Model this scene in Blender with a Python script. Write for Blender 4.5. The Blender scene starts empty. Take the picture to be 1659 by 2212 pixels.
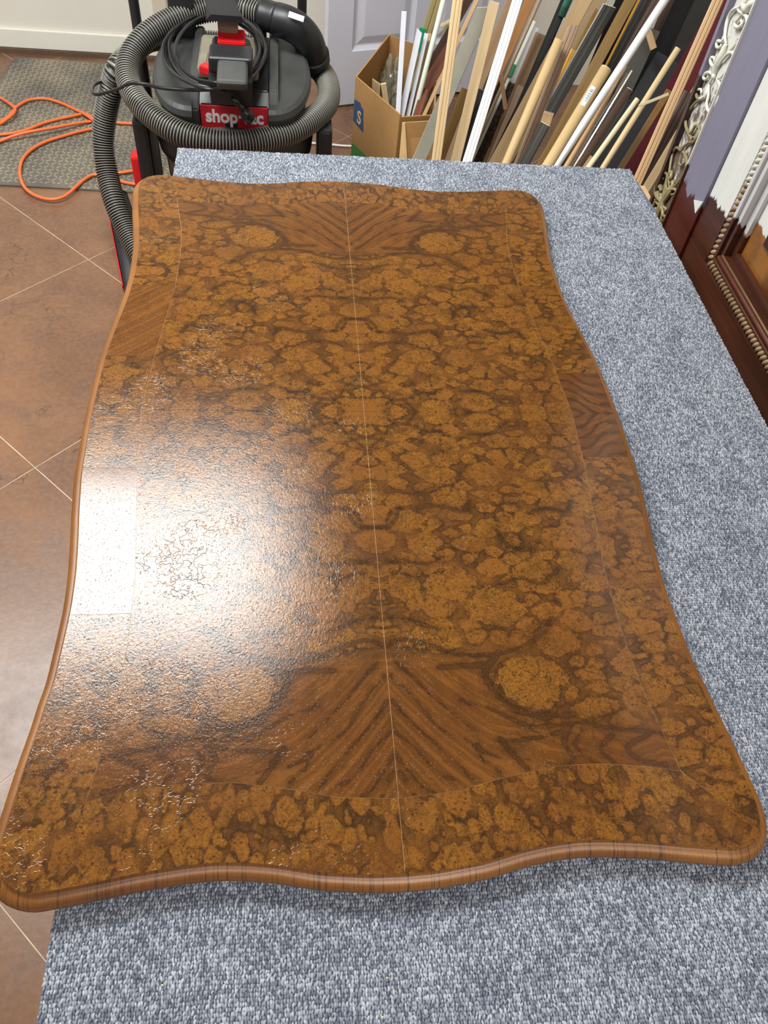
import bpy, bmesh, math, random
import numpy as np
from mathutils import Vector, Matrix

random.seed(7)
rng = np.random.RandomState(11)
S = bpy.context.scene
COL = S.collection
PI = math.pi

# ------------------------------------------------------------------ camera
CH = 1.62
FPX, PX, PY = 1668.0, 829.5, 1106.0
RM = np.array([[0.99277546, 0.00805853, -0.11971612],
               [-0.07931219, 0.7927596, -0.60435238],
               [0.09003591, 0.60948116, 0.78767141]])
cam_d = bpy.data.cameras.new('camera')
cam = bpy.data.objects.new('camera', cam_d)
COL.objects.link(cam)
cam_d.sensor_fit = 'HORIZONTAL'
cam_d.sensor_width = 36.0
cam_d.lens = 36.0 * FPX / 1659.0
cam_d.clip_start = 0.02
m = Matrix([[*RM[0], 0.0], [*RM[1], 0.0], [*RM[2], CH], [0, 0, 0, 1]])
cam.matrix_world = m
S.camera = cam

# ------------------------------------------------------------------ light
S.view_settings.view_transform = 'Standard'
S.view_settings.look = 'None'
S.view_settings.gamma = 1.0
S.view_settings.use_curve_mapping = False
S.view_settings.exposure = -0.06
S.cycles.max_bounces = 5
S.cycles.diffuse_bounces = 3
S.cycles.glossy_bounces = 3
S.cycles.transmission_bounces = 3
S.cycles.transparent_max_bounces = 4
S.cycles.caustics_reflective = False
S.cycles.caustics_refractive = False
W = bpy.data.worlds.new('world')
S.world = W
W.use_nodes = True
W.node_tree.nodes['Background'].inputs[0].default_value = (0.97, 0.98, 1.0, 1)
W.node_tree.nodes['Background'].inputs[1].default_value = 0.36


def area(name, loc, sx, sy, power, color, rot=(0, 0, 0)):
    l = bpy.data.lights.new(name, 'AREA')
    l.shape = 'RECTANGLE'
    l.size, l.size_y, l.energy, l.color = sx, sy, power, color
    o = bpy.data.objects.new(name, l)
    o.location = loc
    o.rotation_euler = rot
    COL.objects.link(o)
    return o


LIGHT_A = (-0.64, 1.84, 2.72)
area('ceiling_lamp_or_fill', LIGHT_A, 1.16, 0.86, 90, (0.97, 1.0, 0.98))
area('ceiling_lamp_or_fill', (-1.78, 1.85, 2.72), 0.9, 0.9, 50, (0.97, 1.0, 0.98))
area('ceiling_lamp_or_fill', (0.3, -0.55, 2.72), 1.2, 0.3, 22, (1.0, 0.98, 0.95))  # fill lamp added to light the vacuum and sticks from the front
area('ceiling_lamp_or_fill', (1.0, -1.2, 2.72), 1.2, 0.6, 16, (0.92, 0.95, 1.0))


# ------------------------------------------------------------------ ray helpers (pixel of the photo -> real point at a real height / plane)
def ray(u, v):
    return RM @ np.array([(u - PX) / FPX, -(v - PY) / FPX, -1.0])


def atz(u, v, z):
    w = ray(u, v)
    p = w * ((z - CH) / w[2])
    return Vector((p[0], p[1], z))


def aty(u, v, y):
    w = ray(u, v)
    p = w * (y / w[1])
    return Vector((p[0], y, p[2] + CH))


def atx(u, v, x):
    w = ray(u, v)
    p = w * (x / w[0])
    return Vector((x, p[1], p[2] + CH))


FWD = -RM[:, 2]


def cdepth(p):
    return (p[0] * FWD[0] + p[1] * FWD[1] + (p[2] - CH) * FWD[2])


# ------------------------------------------------------------------ object helpers
def tag(o, label=None, cat=None, group=None, kind=None):
    if label: o['label'] = label
    if cat: o['category'] = cat
    if group: o['group'] = group
    if kind: o['kind'] = kind
    return o


def empty(name, loc, label=None, cat=None, group=None):
    o = bpy.data.objects.new(name, None)
    o.location = loc
    o.empty_display_size = 0.05
    COL.objects.link(o)
    return tag(o, label, cat, group)


def link(name, me, mat=None, parent=None, smooth=False):
    o = bpy.data.objects.new(name, me)
    COL.objects.link(o)
    if mat: me.materials.append(mat)
    me.polygons.foreach_set('use_smooth', [bool(smooth)] * len(me.polygons))
    if parent:
        o.parent = parent
        o.matrix_parent_inverse = parent_inv(parent)
    return o


def parent_inv(p):
    m = Matrix.Identity(4)
    chain = []
    while p is not None:
        chain.append(p)
        p = p.parent
    for q in reversed(chain):
        m = m @ q.matrix_parent_inverse @ Matrix.LocRotScale(q.location, q.rotation_euler, q.scale)
    return m.inverted()


def mesh(verts, faces):
    me = bpy.data.meshes.new('m')
    me.from_pydata([tuple(v) for v in verts], [], faces)
    me.update()
    return me


def bmo(name, bm, mat, parent=None, smooth=False):
    me = bpy.data.meshes.new('m')
    bmesh.ops.recalc_face_normals(bm, faces=bm.faces)
    bm.to_mesh(me)
    bm.free()
    return link(name, me, mat, parent, smooth)


def add_box(bm, c, s, rot=None, bevel=0.0, seg=2):
    t = bmesh.new()
    bmesh.ops.create_cube(t, size=1.0)
    bmesh.ops.scale(t, vec=s, verts=t.verts)
    if bevel > 0:
        bmesh.ops.bevel(t, geom=list(t.edges), offset=bevel, segments=seg, profile=0.6, affect='EDGES')
    M = Matrix.Translation(c)
    if rot is not None: M = M @ rot
    bmesh.ops.transform(t, matrix=M, verts=t.verts)
    me = bpy.data.meshes.new('t')
    t.to_mesh(me)
    t.free()
    bm.from_mesh(me)
    bpy.data.meshes.remove(me)


def box(name, c, s, mat, parent=None, bevel=0.0, rot=None, smooth=False, seg=2):
    bm = bmesh.new()
    add_box(bm, c, s, rot, bevel, seg)
    return bmo(name, bm, mat, parent, smooth)


def lathe_data(prof, n=48, c=(0, 0, 0)):
    vs, fs = [], []
    for r, z in prof:
        for k in range(n):
            a = 2 * PI * k / n
            vs.append((c[0] + r * math.cos(a), c[1] + r * math.sin(a), c[2] + z))
    for i in range(len(prof) - 1):
        for k in range(n):
            k2 = (k + 1) % n
            fs.append((i * n + k, i * n + k2, (i + 1) * n + k2, (i + 1) * n + k))
    fs.append(tuple(range(n))[::-1])
    fs.append(tuple((len(prof) - 1) * n + k for k in range(n)))
    return vs, fs


def lathe(name, prof, mat, parent=None, n=48, c=(0, 0, 0), smooth=True):
    v, f = lathe_data(prof, n, c)
    return link(name, mesh(v, f), mat, parent, smooth)


def catmull(pts, step):
    P = [np.array(p, float) for p in pts]
    P = [2 * P[0] - P[1]] + P + [2 * P[-1] - P[-2]]
    out = []
    for i in range(1, len(P) - 2):
        p0, p1, p2, p3 = P[i - 1:i + 3]
        n = max(2, int(np.linalg.norm(p2 - p1) / step))
        for k in range(n):
            t = k / n
            out.append(0.5 * ((2 * p1) + (-p0 + p2) * t + (2 * p0 - 5 * p1 + 4 * p2 - p3) * t * t + (-p0 + 3 * p1 - 3 * p2 + p3) * t ** 3))
    out.append(P[-2])
    return out


def resample(pts, step):
    P = np.array(catmull(pts, step))
    d = np.r_[0, np.cumsum(np.linalg.norm(np.diff(P, axis=0), axis=1))]
    n = max(2, int(d[-1] / step))
    t = np.linspace(0, d[-1], n + 1)
    return np.stack([np.interp(t, d, P[:, k]) for k in range(3)], 1), t


def tube_data(path, rad, n=10, cap=True, flat=1.0, up=(0, 0, 1)):
    path = np.array(path, float)
    N = len(path)
    T = np.gradient(path, axis=0)
    T /= np.linalg.norm(T, axis=1)[:, None] + 1e-12
    vs, fs = [], []
    nrm = np.cross(T[0], up)
    if np.linalg.norm(nrm) < 1e-3: nrm = np.cross(T[0], (1, 0, 0))
    nrm /= np.linalg.norm(nrm)
    for i in range(N):
        nrm = nrm - T[i] * nrm.dot(T[i])
        nrm /= np.linalg.norm(nrm) + 1e-12
        b = np.cross(T[i], nrm)
        r = rad[i] if hasattr(rad, '__len__') else rad
        for k in range(n):
            a = 2 * PI * k / n
            vs.append(tuple(path[i] + nrm * (r * math.cos(a)) + b * (r * flat * math.sin(a))))
    for i in range(N - 1):
        for k in range(n):
            k2 = (k + 1) % n
            fs.append((i * n + k, i * n + k2, (i + 1) * n + k2, (i + 1) * n + k))
    if cap:
        fs.append(tuple(range(n))[::-1])
        fs.append(tuple((N - 1) * n + k for k in range(n)))
    return vs, fs


def tube(name, pts, r, mat, parent=None, step=0.01, n=10, smooth=True):
    P, t = resample(pts, step)
    v, f = tube_data(P, r, n)
    return link(name, mesh(v, f), mat, parent, smooth)


def multi(name, parts, mat, parent=None, smooth=True):
    V, F = [], []
    for v, f in parts:
        o = len(V)
        V += list(v)
        F += [tuple(i + o for i in q) for q in f]
    return link(name, mesh(V, F), mat, parent, smooth)


def prism_data(poly, z0, z1):
    n = len(poly)
    v = [(p[0], p[1], z0) for p in poly] + [(p[0], p[1], z1) for p in poly]
    f = [tuple(range(n))[::-1], tuple(range(n, 2 * n))] + [(i, (i + 1) % n, n + (i + 1) % n, n + i) for i in range(n)]
    return v, f


# ------------------------------------------------------------------ materials
def srgb(r, g, b):
    f = lambda c: (c / 255.0 / 12.92) if c / 255.0 <= 0.04045 else ((c / 255.0 + 0.055) / 1.055) ** 2.4
    return (f(r), f(g), f(b), 1.0)


class NT:
    def __init__(s, name):
        s.m = bpy.data.materials.new(name)
        s.m.use_nodes = True
        s.t = s.m.node_tree
        s.b = s.t.nodes['Principled BSDF']

    def n(s, typ, **kw):
        nd = s.t.nodes.new(typ)
        for k, v in kw.items():
            if k.startswith('i_'):
                key = k[2:]
                key = int(key) if key.isdigit() else key.replace('_', ' ')
                s.set(nd, key, v)
            else:
                setattr(nd, k, v)
        return nd

    def set(s, nd, key, v):
        inp = nd.inputs[key]
        if isinstance(v, bpy.types.NodeSocket):
            s.t.links.new(v, inp)
        else:
            inp.default_value = v

    def math(s, op, a, b=0.0, c=0.0, clamp=False):
        nd = s.t.nodes.new('ShaderNodeMath')
        nd.operation = op
        nd.use_clamp = clamp
        for i, x in enumerate((a, b, c)): s.set(nd, i, x)
        return nd.outputs[0]

    def mix(s, f, a, b, blend='MIX'):
        nd = s.t.nodes.new('ShaderNodeMix')
        nd.data_type = 'RGBA'
        nd.blend_type = blend
        s.set(nd, 0, f)
        s.set(nd, 6, a)
        s.set(nd, 7, b)
        return nd.outputs[2]

    def ramp(s, f, stops, interp='LINEAR'):
        nd = s.t.nodes.new('ShaderNodeValToRGB')
        nd.color_ramp.interpolation = interp
        e = nd.color_ramp.elements
        while len(e) > 1: e.remove(e[-1])
        e[0].position, e[0].color = stops[0][0], stops[0][1] if hasattr(stops[0][1], '__len__') else (stops[0][1],) * 3 + (1,)
        for p, c in stops[1:]:
            q = e.new(p)
            q.color = c if hasattr(c, '__len__') else (c, c, c, 1)
        s.t.links.new(f, nd.inputs[0])
        return nd.outputs[0]

    def step(s, f, a, b):
        nd = s.t.nodes.new('ShaderNodeMapRange')
        nd.interpolation_type = 'SMOOTHSTEP'
        s.set(nd, 0, f)
        nd.inputs[1].default_value = a
        nd.inputs[2].default_value = b
        return nd.outputs[0]

    def obj(s, scale=(1, 1, 1), kind='Object'):
        tc = s.t.nodes.new('ShaderNodeTexCoord')
        mp = s.t.nodes.new('ShaderNodeMapping')
        mp.inputs['Scale'].default_value = scale
        s.t.links.new(tc.outputs[kind], mp.inputs[0])
        return mp.outputs[0]

    def noise(s, vec, scale, detail=3, rough=0.55, dist=0.0, out=0):
        nd = s.t.nodes.new('ShaderNodeTexNoise')
        s.t.links.new(vec, nd.inputs['Vector'])
        nd.inputs['Scale'].default_value = scale
        nd.inputs['Detail'].default_value = detail
        nd.inputs['Roughness'].default_value = rough
        nd.inputs['Distortion'].default_value = dist
        return nd.outputs[out]

    def attr(s, name, out='Fac'):
        nd = s.t.nodes.new('ShaderNodeAttribute')
        nd.attribute_name = name
        return nd.outputs[out]

    def bump(s, h, strength=0.3, dist=0.001):
        nd = s.t.nodes.new('ShaderNodeBump')
        nd.inputs['Strength'].default_value = strength
        nd.inputs['Distance'].default_value = dist
        s.t.links.new(h, nd.inputs['Height'])
        s.t.links.new(nd.outputs[0], s.b.inputs['Normal'])

    def out(s, color=None, rough=None, metal=None, spec=None):
        if color is not None: s.set(s.b, 'Base Color', color)
        if rough is not None: s.set(s.b, 'Roughness', rough)
        if metal is not None: s.set(s.b, 'Metallic', metal)
        if spec is not None: s.set(s.b, 'Specular IOR Level', spec)
        return s.m


_pc = {}


def plain(name, c, rough=0.5, metal=0.0, var=0.12, scale=30.0, bump=0.0, spec=0.5):
    if name in _pc: return _pc[name]
    t = NT(name)
    v = t.obj()
    n = t.noise(v, scale, 4)
    col = t.mix(t.ramp(n, [(0.3, 0.0), (0.7, 1.0)]), tuple(x * (1 - var) for x in c[:3]) + (1,), tuple(min(1, x * (1 + var)) for x in c[:3]) + (1,))
    if bump: t.bump(t.noise(v, scale * 12, 3), bump, 0.001)
    _pc[name] = t.out(col, rough, metal, spec)
    return _pc[name]


def wood(name, a, b, rough=0.5, along=(60, 60, 2.0), pore=0.3):
    if name in _pc: return _pc[name]
    t = NT(name)
    v = t.obj(along)
    n = t.noise(v, 1.0, 5, 0.6, 0.6)
    n2 = t.noise(t.obj(tuple(x * 6 for x in along)), 1.0, 2)
    col = t.mix(t.ramp(n, [(0.3, 0.0), (0.7, 1.0)]), a, b)
    col = t.mix(t.math('MULTIPLY', t.ramp(n2, [(0.5, 0.0), (0.75, 1.0)]), pore), col, tuple(x * 0.5 for x in a[:3]) + (1,))
    t.bump(n2, 0.2, 0.0005)
    _pc[name] = t.out(col, rough)
    return _pc[name]


M = {}
M['grout'] = plain('pale_joint', srgb(196, 176, 150), 0.7, var=0.25, scale=14)
M['wall'] = plain('white_wall_paint', srgb(226, 220, 208), 0.6, var=0.02, scale=4, bump=0.05)
M['door'] = plain('lilac_white_door_paint', srgb(214, 214, 226), 0.4, var=0.015, scale=4, bump=0.05)
M['base'] = plain('baseboard_paint', srgb(232, 228, 216), 0.45, var=0.02)
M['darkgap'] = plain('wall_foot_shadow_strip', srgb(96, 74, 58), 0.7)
M['ceil'] = plain('ceiling_paint', srgb(225, 225, 222), 0.8, var=0.02)

# ------------------------------------------------------------------ room
floor = box('floor', (-0.2, 1.2, -0.0208), (5.2, 5.6, 0.04), M['grout'])
tag(floor, kind='structure')


def make_tiles():
    # scored diamond grid, side .655, rotated 45 degrees
    d = 0.4625           # half diagonal
    cx0, cy0 = -0.671, 1.401
    g = 0.0016
    base = None
    for i in range(-7, 8):
        for j in range(-7, 8):
            x = cx0 + (i - j) * d
            y = cy0 + d + (i + j) * d
            if not (-2.6 < x < 2.3 and -0.9 < y < 4.3): continue
            if base is None:
                h = d - g
                bm = bmesh.new()
                vs = [bm.verts.new(p) for p in ((h, 0, -.0008), (0, h, -.0008), (-h, 0, -.0008), (0, -h, -.0008))]
                top = [bm.verts.new(p) for p in ((h - .0006, 0, 0), (0, h - .0006, 0), (-h + .0006, 0, 0), (0, -h + .0006, 0))]
                bm.faces.new(top)
                for k in range(4): bm.faces.new((vs[k], vs[(k + 1) % 4], top[(k + 1) % 4], top[k]))
                bmesh.ops.recalc_face_normals(bm, faces=bm.faces)
                me = bpy.data.meshes.new('concrete_tile')
                bm.to_mesh(me)
                me.materials.append(M['floor_tile'])
                base = me
            o = bpy.data.objects.new('concrete_tile', base)
            COL.objects.link(o)
            o.parent = floor
            o.location = (x, y, 0.0)


def tile_mat():
    t = NT('stained_concrete_tile')
    g = t.n('ShaderNodeNewGeometry')
    v = g.outputs['Position']
    n1 = t.noise(v, 2.2, 4, 0.6, 0.6)
    n2 = t.noise(v, 9.0, 5, 0.7)
    n3 = t.noise(v, 70.0, 3, 0.7)
    c = t.mix(t.ramp(n1, [(0.32, 0.0), (0.68, 1.0)]), srgb(98, 66, 46), srgb(130, 92, 64))
    c = t.mix(t.math('MULTIPLY', t.ramp(n2, [(0.45, 0.0), (0.7, 1.0)]), 0.55), c, srgb(84, 58, 47))
    c = t.mix(t.math('MULTIPLY', t.ramp(n3, [(0.4, 0.0), (0.8, 1.0)]), 0.5), c, srgb(146, 108, 80))
    wv = t.noise(v, 2.1, 5, 0.6)
    cr = t.ramp(t.math('ABSOLUTE', t.math('SUBTRACT', wv, 0.5)), [(0.0, 1.0), (0.0022, 0.0)])
    mask = t.step(t.noise(v, 1.7, 1), 0.52, 0.6)
    c = t.mix(t.math('MULTIPLY', t.math('MULTIPLY', cr, mask), 0.75), c, srgb(58, 36, 28))
    t.bump(n3, 0.12, 0.002)
    r = t.math('ADD', t.math('MULTIPLY', n2, 0.3), 0.2)
    return t.out(c, r, spec=0.6)


M['floor_tile'] = tile_mat()
make_tiles()

WY = 3.87
tag(box('wall_back', (-0.7, WY + 0.06, 1.36), (4.8, 0.12, 2.76), M['wall']), kind='structure')
tag(box('wall_right', (1.76, 1.0, 1.36), (0.12, 6.0, 2.76), M['wall']), kind='structure')
tag(box('ceiling', (-0.6, 1.2, 2.79), (4.9, 5.6, 0.06), M['ceil']), kind='structure')
tag(box('baseboard_back', (-1.34, WY - 0.007, 0.058), (2.45, 0.014, 0.075), M['base'], bevel=0.003), kind='structure')
tag(box('shadow_strip_1', (-1.34, WY - 0.012, 0.0095), (2.5, 0.024, 0.019), M['darkgap']), kind='structure')  # dark brown strip painted in for the shaded gap below the baseboard
p = aty(345, 12, WY)
tag(box('trim_2', (p.x, WY - 0.008, 1.02), (0.06, 0.016, 1.98), plain('cream_casing', srgb(212, 198, 176), 0.5, var=0.03), bevel=0.004), kind='structure')

# ajar six panel door leaf
dA, dB = Vector((0.166, 3.478, 0)), Vector((0.99, 3.765, 0))
dd = (dB - dA)
DL = dd.length
dang = math.atan2(dd.y, dd.x)


def door_leaf():
    root = bpy.data.objects.new('door_1', None)
    COL.objects.link(root)
    root.location = (dA.x, dA.y, 0.012)
    root.rotation_euler = (0, 0, dang)
    tag(root, kind='structure')

    def L(name, me_o):
        me_o.parent = root
        return me_o
    H = 2.03
    cols = [(0.11, 0.395), (0.48, 0.765)]
    rows = [(0.215, 0.83), (0.97, 1.58), (1.68, 1.92)]
    bm = bmesh.new()
    xs = [0, cols[0][0], cols[0][1], cols[1][0], cols[1][1], DL]
    for a, b in ((xs[0], xs[1]), (xs[2], xs[3]), (xs[4], xs[5])):
        add_box(bm, ((a + b) / 2, 0.018, H / 2), (b - a, 0.036, H))
    zs = [0, rows[0][0], rows[0][1], rows[1][0], rows[1][1], rows[2][0], rows[2][1], H]
    for a, b in ((zs[0], zs[1]), (zs[2], zs[3]), (zs[4], zs[5]), (zs[6], zs[7])):
        for c in cols: add_box(bm, ((c[0] + c[1]) / 2, 0.018, (a + b) / 2), (c[1] - c[0], 0.036, b - a))
    L('x', bmo('door_frame', bm, M['door']))
    for c in cols:
        for r in rows:
            bm = bmesh.new()
            # raised panel: rings going in
            rings = [(0.0, 0.0), (0.006, 0.005), (0.016, 0.011), (0.022, 0.012), (0.05, 0.004), (0.055, 0.003)]
            prev = None
            for off, dep in rings:
                q = [bm.verts.new((c[0] + off, dep, r[0] + off)), bm.verts.new((c[1] - off, dep, r[0] + off)),
                     bm.verts.new((c[1] - off, dep, r[1] - off)), bm.verts.new((c[0] + off, dep, r[1] - off))]
                if prev:
                    for k in range(4): bm.faces.new((prev[k], prev[(k + 1) % 4], q[(k + 1) % 4], q[k]))
                prev = q
            bm.faces.new(prev)
            L('x', bmo('door_panel', bm, M['door']))


door_leaf()

# ------------------------------------------------------------------ workbench with carpet
BX0, BX1, BY0, BY1, BZ = -0.225, 0.757, -0.22, 1.588, 0.7845
M['ply'] = wood('plywood', srgb(186, 150, 104), srgb(206, 172, 126), along=(3, 60, 60))
bench = empty('workbench', ((BX0 + BX1) / 2, (BY0 + BY1) / 2, 0), 'plywood workbench whose top is covered in grey-blue loop carpet, under the walnut table top', 'workbench')


def outline_bench(grow=0.0):
    return [(BX0 - grow, BY0 - grow), (BX1 + grow, BY0 - grow), (BX1 + grow, BY1 - 0.17), (BX1 + 0.004 + grow, BY1 - 0.16), (BX1 - 0.006, BY1 - 0.004 + grow), (BX0 - grow, BY1 + grow)]


multi('bench_top', [prism_data(outline_bench(-0.004), 0.742, 0.778)], M['ply'], bench, smooth=False)
for sx, sy in ((0, 0), (0, 1), (1, 0), (1, 1)):
    box('leg', (BX0 + 0.1 + sx * (BX1 - BX0 - 0.2), BY0 + 0.1 + sy * (BY1 - BY0 - 0.2), 0.371), (0.088, 0.088, 0.741), M['ply'], bench, 0.003)
bm = bmesh.new()
for sx in (0, 1): add_box(bm, (BX0 + 0.1 + sx * (BX1 - BX0 - 0.2), (BY0 + BY1) / 2, 0.69), (0.038, BY1 - BY0 - 0.29, 0.1))
for sy in (0, 1): add_box(bm, ((BX0 + BX1) / 2, BY0 + 0.1 + sy * (BY1 - BY0 - 0.2), 0.69), (BX1 - BX0 - 0.29, 0.038, 0.1))
bmo('apron', bm, M['ply'], bench)

M['carpet_back'] = plain('carpet_backing', srgb(98, 103, 118), 0.95, var=0.2, scale=200)
multi('carpet', [prism_data(outline_bench(0.0), 0.7785, BZ)], M['carpet_back'], bench, smooth=False)


def carpet_mat():
    t = NT('loop_pile_yarn')
    oi = t.n('ShaderNodeObjectInfo')
    r = oi.outputs['Random']
    g = t.n('ShaderNodeNewGeometry')
    n = t.noise(g.outputs['Position'], 26.0, 4, 0.6)
    f = t.math('ADD', r, t.math('MULTIPLY', t.math('SUBTRACT', n, 0.5), 0.9))
    c = t.ramp(f, [(0.0, srgb(98, 102, 113)), (0.3, srgb(124, 128, 139)), (0.6, srgb(143, 147, 156)), (1.0, srgb(174, 178, 185))])
    return t.out(c, 0.95, spec=0.15)


M['pile'] = carpet_mat()


def make_pile():
    dx, dy = 0.0025, 0.0036
    xs = np.arange(BX0 + 0.001, BX1 + 0.001, dx)
    ys = np.arange(0.0, BY1, dy)
    X, Y = np.meshgrid(xs, ys)
    X = X + rng.uniform(-0.0007, 0.0007, X.shape)
    Y = Y + rng.uniform(-0.0004, 0.0004, X.shape) + 0.0006 * np.sin(X * 60)
    keep = ~((X > BX1 - 0.012) & (Y > BY1 - 0.17) & (((BX1 - 0.006) - X) < -(BY1 - Y - 0.004) * 0.0))
    keep &= ~((X > 0.15 - 0.36) & (X < 0.45) & (Y > 0.22) & (Y < 1.36) & (np.abs(X - 0.107) < 0.335))  # nothing is seen under the table top
    X, Y = X[keep], Y[keep]
    n = len(X)
    me = bpy.data.meshes.new('pile_points')
    me.vertices.add(n)
    co = np.stack([X, Y, np.full(n, BZ + 0.0002)], 1).astype(np.float32)
    me.vertices.foreach_set('co', co.ravel())
    me.update()
    o = link('carpet_pile', me, M['pile'], bench)
    o['kind'] = 'stuff'
    ng = bpy.data.node_groups.new('pile', 'GeometryNodeTree')
    ng.interface.new_socket('Geometry', in_out='INPUT', socket_type='NodeSocketGeometry')
    ng.interface.new_socket('Geometry', in_out='OUTPUT', socket_type='NodeSocketGeometry')
    N = ng.nodes
    L = ng.links
    gi, go = N.new('NodeGroupInput'), N.new('NodeGroupOutput')
    m2p = N.new('GeometryNodeMeshToPoints')
    iop = N.new('GeometryNodeInstanceOnPoints')
    arc = N.new('GeometryNodeCurveArc')
    arc.inputs['Resolution'].default_value = 6
    arc.inputs['Radius'].default_value = 0.0013
    arc.inputs['Start Angle'].default_value = 0.0
    arc.inputs['Sweep Angle'].default_value = PI
    circ = N.new('GeometryNodeCurvePrimitiveCircle')
    circ.inputs['Resolution'].default_value = 5
    circ.inputs['Radius'].default_value = 0.00115
    c2m = N.new('GeometryNodeCurveToMesh')
    tr = N.new('GeometryNodeTransform')
    tr.inputs['Rotation'].default_value = (PI / 2, 0, 0)
    sm = N.new('GeometryNodeSetMaterial')
    sm.inputs['Material'].default_value = M['pile']
    ss = N.new('GeometryNodeSetShadeSmooth')
    rr = N.new('FunctionNodeRandomValue')
    rr.data_type = 'FLOAT_VECTOR'
    rr.inputs[0].default_value = (-0.35, -0.3, 1.1)
    rr.inputs[1].default_value = (0.25, 0.3, 2.05)
    rs = N.new('FunctionNodeRandomValue')
    rs.data_type = 'FLOAT'
    rs.inputs[2].default_value = 0.8
    rs.inputs[3].default_value = 1.3
    L.new(arc.outputs[0], c2m.inputs[0])
    L.new(circ.outputs[0], c2m.inputs[1])
    L.new(c2m.outputs[0], ss.inputs[0])
    L.new(ss.outputs[0], tr.inputs[0])
    L.new(tr.outputs[0], sm.inputs[0])
    L.new(gi.outputs[0], m2p.inputs[0])
    L.new(m2p.outputs[0], iop.inputs['Points'])
    L.new(sm.outputs[0], iop.inputs['Instance'])
    L.new(rr.outputs[0], iop.inputs['Rotation'])
    L.new(rs.outputs[1], iop.inputs['Scale'])
    L.new(iop.outputs[0], go.inputs[0])
    md = o.modifiers.new('pile', 'NODES')
    md.node_group = ng


make_pile()

# ------------------------------------------------------------------ walnut table top
TC = Vector((0.107, 0.799, 0.82))
ZT = 0.82
side_pts = [(0, .381), (.055, .380), (.118, .378), (.177, .372), (.224, .366), (.272, .361), (.318, .359), (.358, .360), (.414, .362), (.436, .366), (.46, .368), (.50, .374), (.536, .378), (.570, .3815), (.590, .380), (.600, .378), (.6065, .3755)]
end_pts = [(0, .627), (.033, .626), (.08, .621), (.122, .612), (.15, .608), (.18, .606), (.208, .607), (.251, .611), (.292, .617), (.325, .6215), (.345, .6225), (.358, .619), (.368, .6125), (.3755, .6065)]
bside = [(0, .315), (.1, .309), (.2, .3), (.285, .2915), (.38, .2905), (.45, .295), (.542, .31)]
bend = [(0, .555), (.06, .551), (.11, .540), (.168, .530), (.219, .529), (.275, .535), (.31, .542)]


def smooth1d(pts):
    x = [p[0] for p in pts]
    y = [p[1] for p in pts]
    fx = np.linspace(x[0], x[-1], 400)
    fy = np.interp(fx, x, y)
    k = np.hanning(31)
    k /= k.sum()
    pad = 15
    a = np.r_[fy[pad:0:-1], fy, 2 * fy[-1] - fy[-2:-2 - pad:-1]]
    fy2 = np.convolve(a, k, 'valid')
    return lambda v: np.interp(v, fx, fy2)


Bx, By = smooth1d(bside), smooth1d(bend)
_sx, _ex = smooth1d(side_pts[:14]), smooth1d(end_pts[:11])


def quarter_outline():
    q = [(float(_sx(y)), y) for y in np.linspace(0, .560, 60)]
    corner = catmull([(float(_sx(.56)), .56, 0), (.3818, .578, 0), (.380, .594, 0), (.3755, .6065, 0), (.368, .615, 0), (.357, .6205, 0), (.344, .623, 0), (.330, float(_ex(.33)), 0)], .004)
    q += [(float(c[0]), float(c[1])) for c in corner[1:-1]]
    q += [(x, float(_ex(x))) for x in np.linspace(.330, 0, 50)]
    return q


Q = quarter_outline()
full = Q[:-1] + [(-x, y) for x, y in reversed(Q)][:-1] + [(-x, -y) for x, y in Q][:-1] + [(x, -y) for x, y in reversed(Q)][:-1]
FO = np.array(full)


def offset_poly(P, d):
    a = np.roll(P, 1, 0)
    b = np.roll(P, -1, 0)
    t = b - a
    t /= np.linalg.norm(t, axis=1)[:, None] + 1e-12
    nrm = np.stack([t[:, 1], -t[:, 0]], 1)
    return P + nrm * d


# palette of the walnut
AMB, AMB2 = srgb(186, 122, 44), srgb(160, 92, 34)
BRN, DRK = srgb(118, 68, 30), srgb(52, 32, 16)
RED = srgb(132, 72, 38)


def edge_mat():
    t = NT('walnut_edge_molding')
    v = t.obj()
    n = t.noise(t.obj((14, 500, 60)), 1.0, 3)
    n2 = t.noise(v, 9.0, 3)
    n3 = t.noise(v, 900.0, 2)
    c = t.mix(t.ramp(n2, [(0.3, 0.0), (0.7, 1.0)]), srgb(112, 66, 22), srgb(142, 90, 32))
    w = t.n('ShaderNodeTexNoise', i_Scale=1.0, i_Detail=2.0)
    t.t.links.new(t.obj((210, 1.5, 1.0)), w.inputs['Vector'])
    ln = t.ramp(t.math('ABSOLUTE', t.math('SUBTRACT', w.outputs[0], 0.5)), [(0.0, 1.0), (0.016, 0.6), (0.028, 0.0)])
    g = t.n('ShaderNodeNewGeometry')
    sp = t.n('ShaderNodeSeparateXYZ')
    t.t.links.new(g.outputs['Position'], sp.inputs[0])
    endm = t.step(t.math('ABSOLUTE', t.math('SUBTRACT', sp.outputs[1], 0.799)), 0.585, 0.6)
    c = t.mix(t.math('MULTIPLY', t.math('MULTIPLY', ln, endm), 0.75), c, srgb(52, 24, 9))
    c = t.mix(t.math('MULTIPLY', t.ramp(n3, [(0.45, 0.0), (0.7, 1.0)]), 0.35), c, srgb(82, 43, 15))
    t.bump(n3, 0.25, 0.0004)
    return t.out(c, 0.33)


M['edge'] = edge_mat()
table = empty('table_top', (TC.x, TC.y, 0.792), 'glossy burl walnut table top with serpentine outline and bookmatched veneer, lying on the carpeted bench', 'table top')


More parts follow.
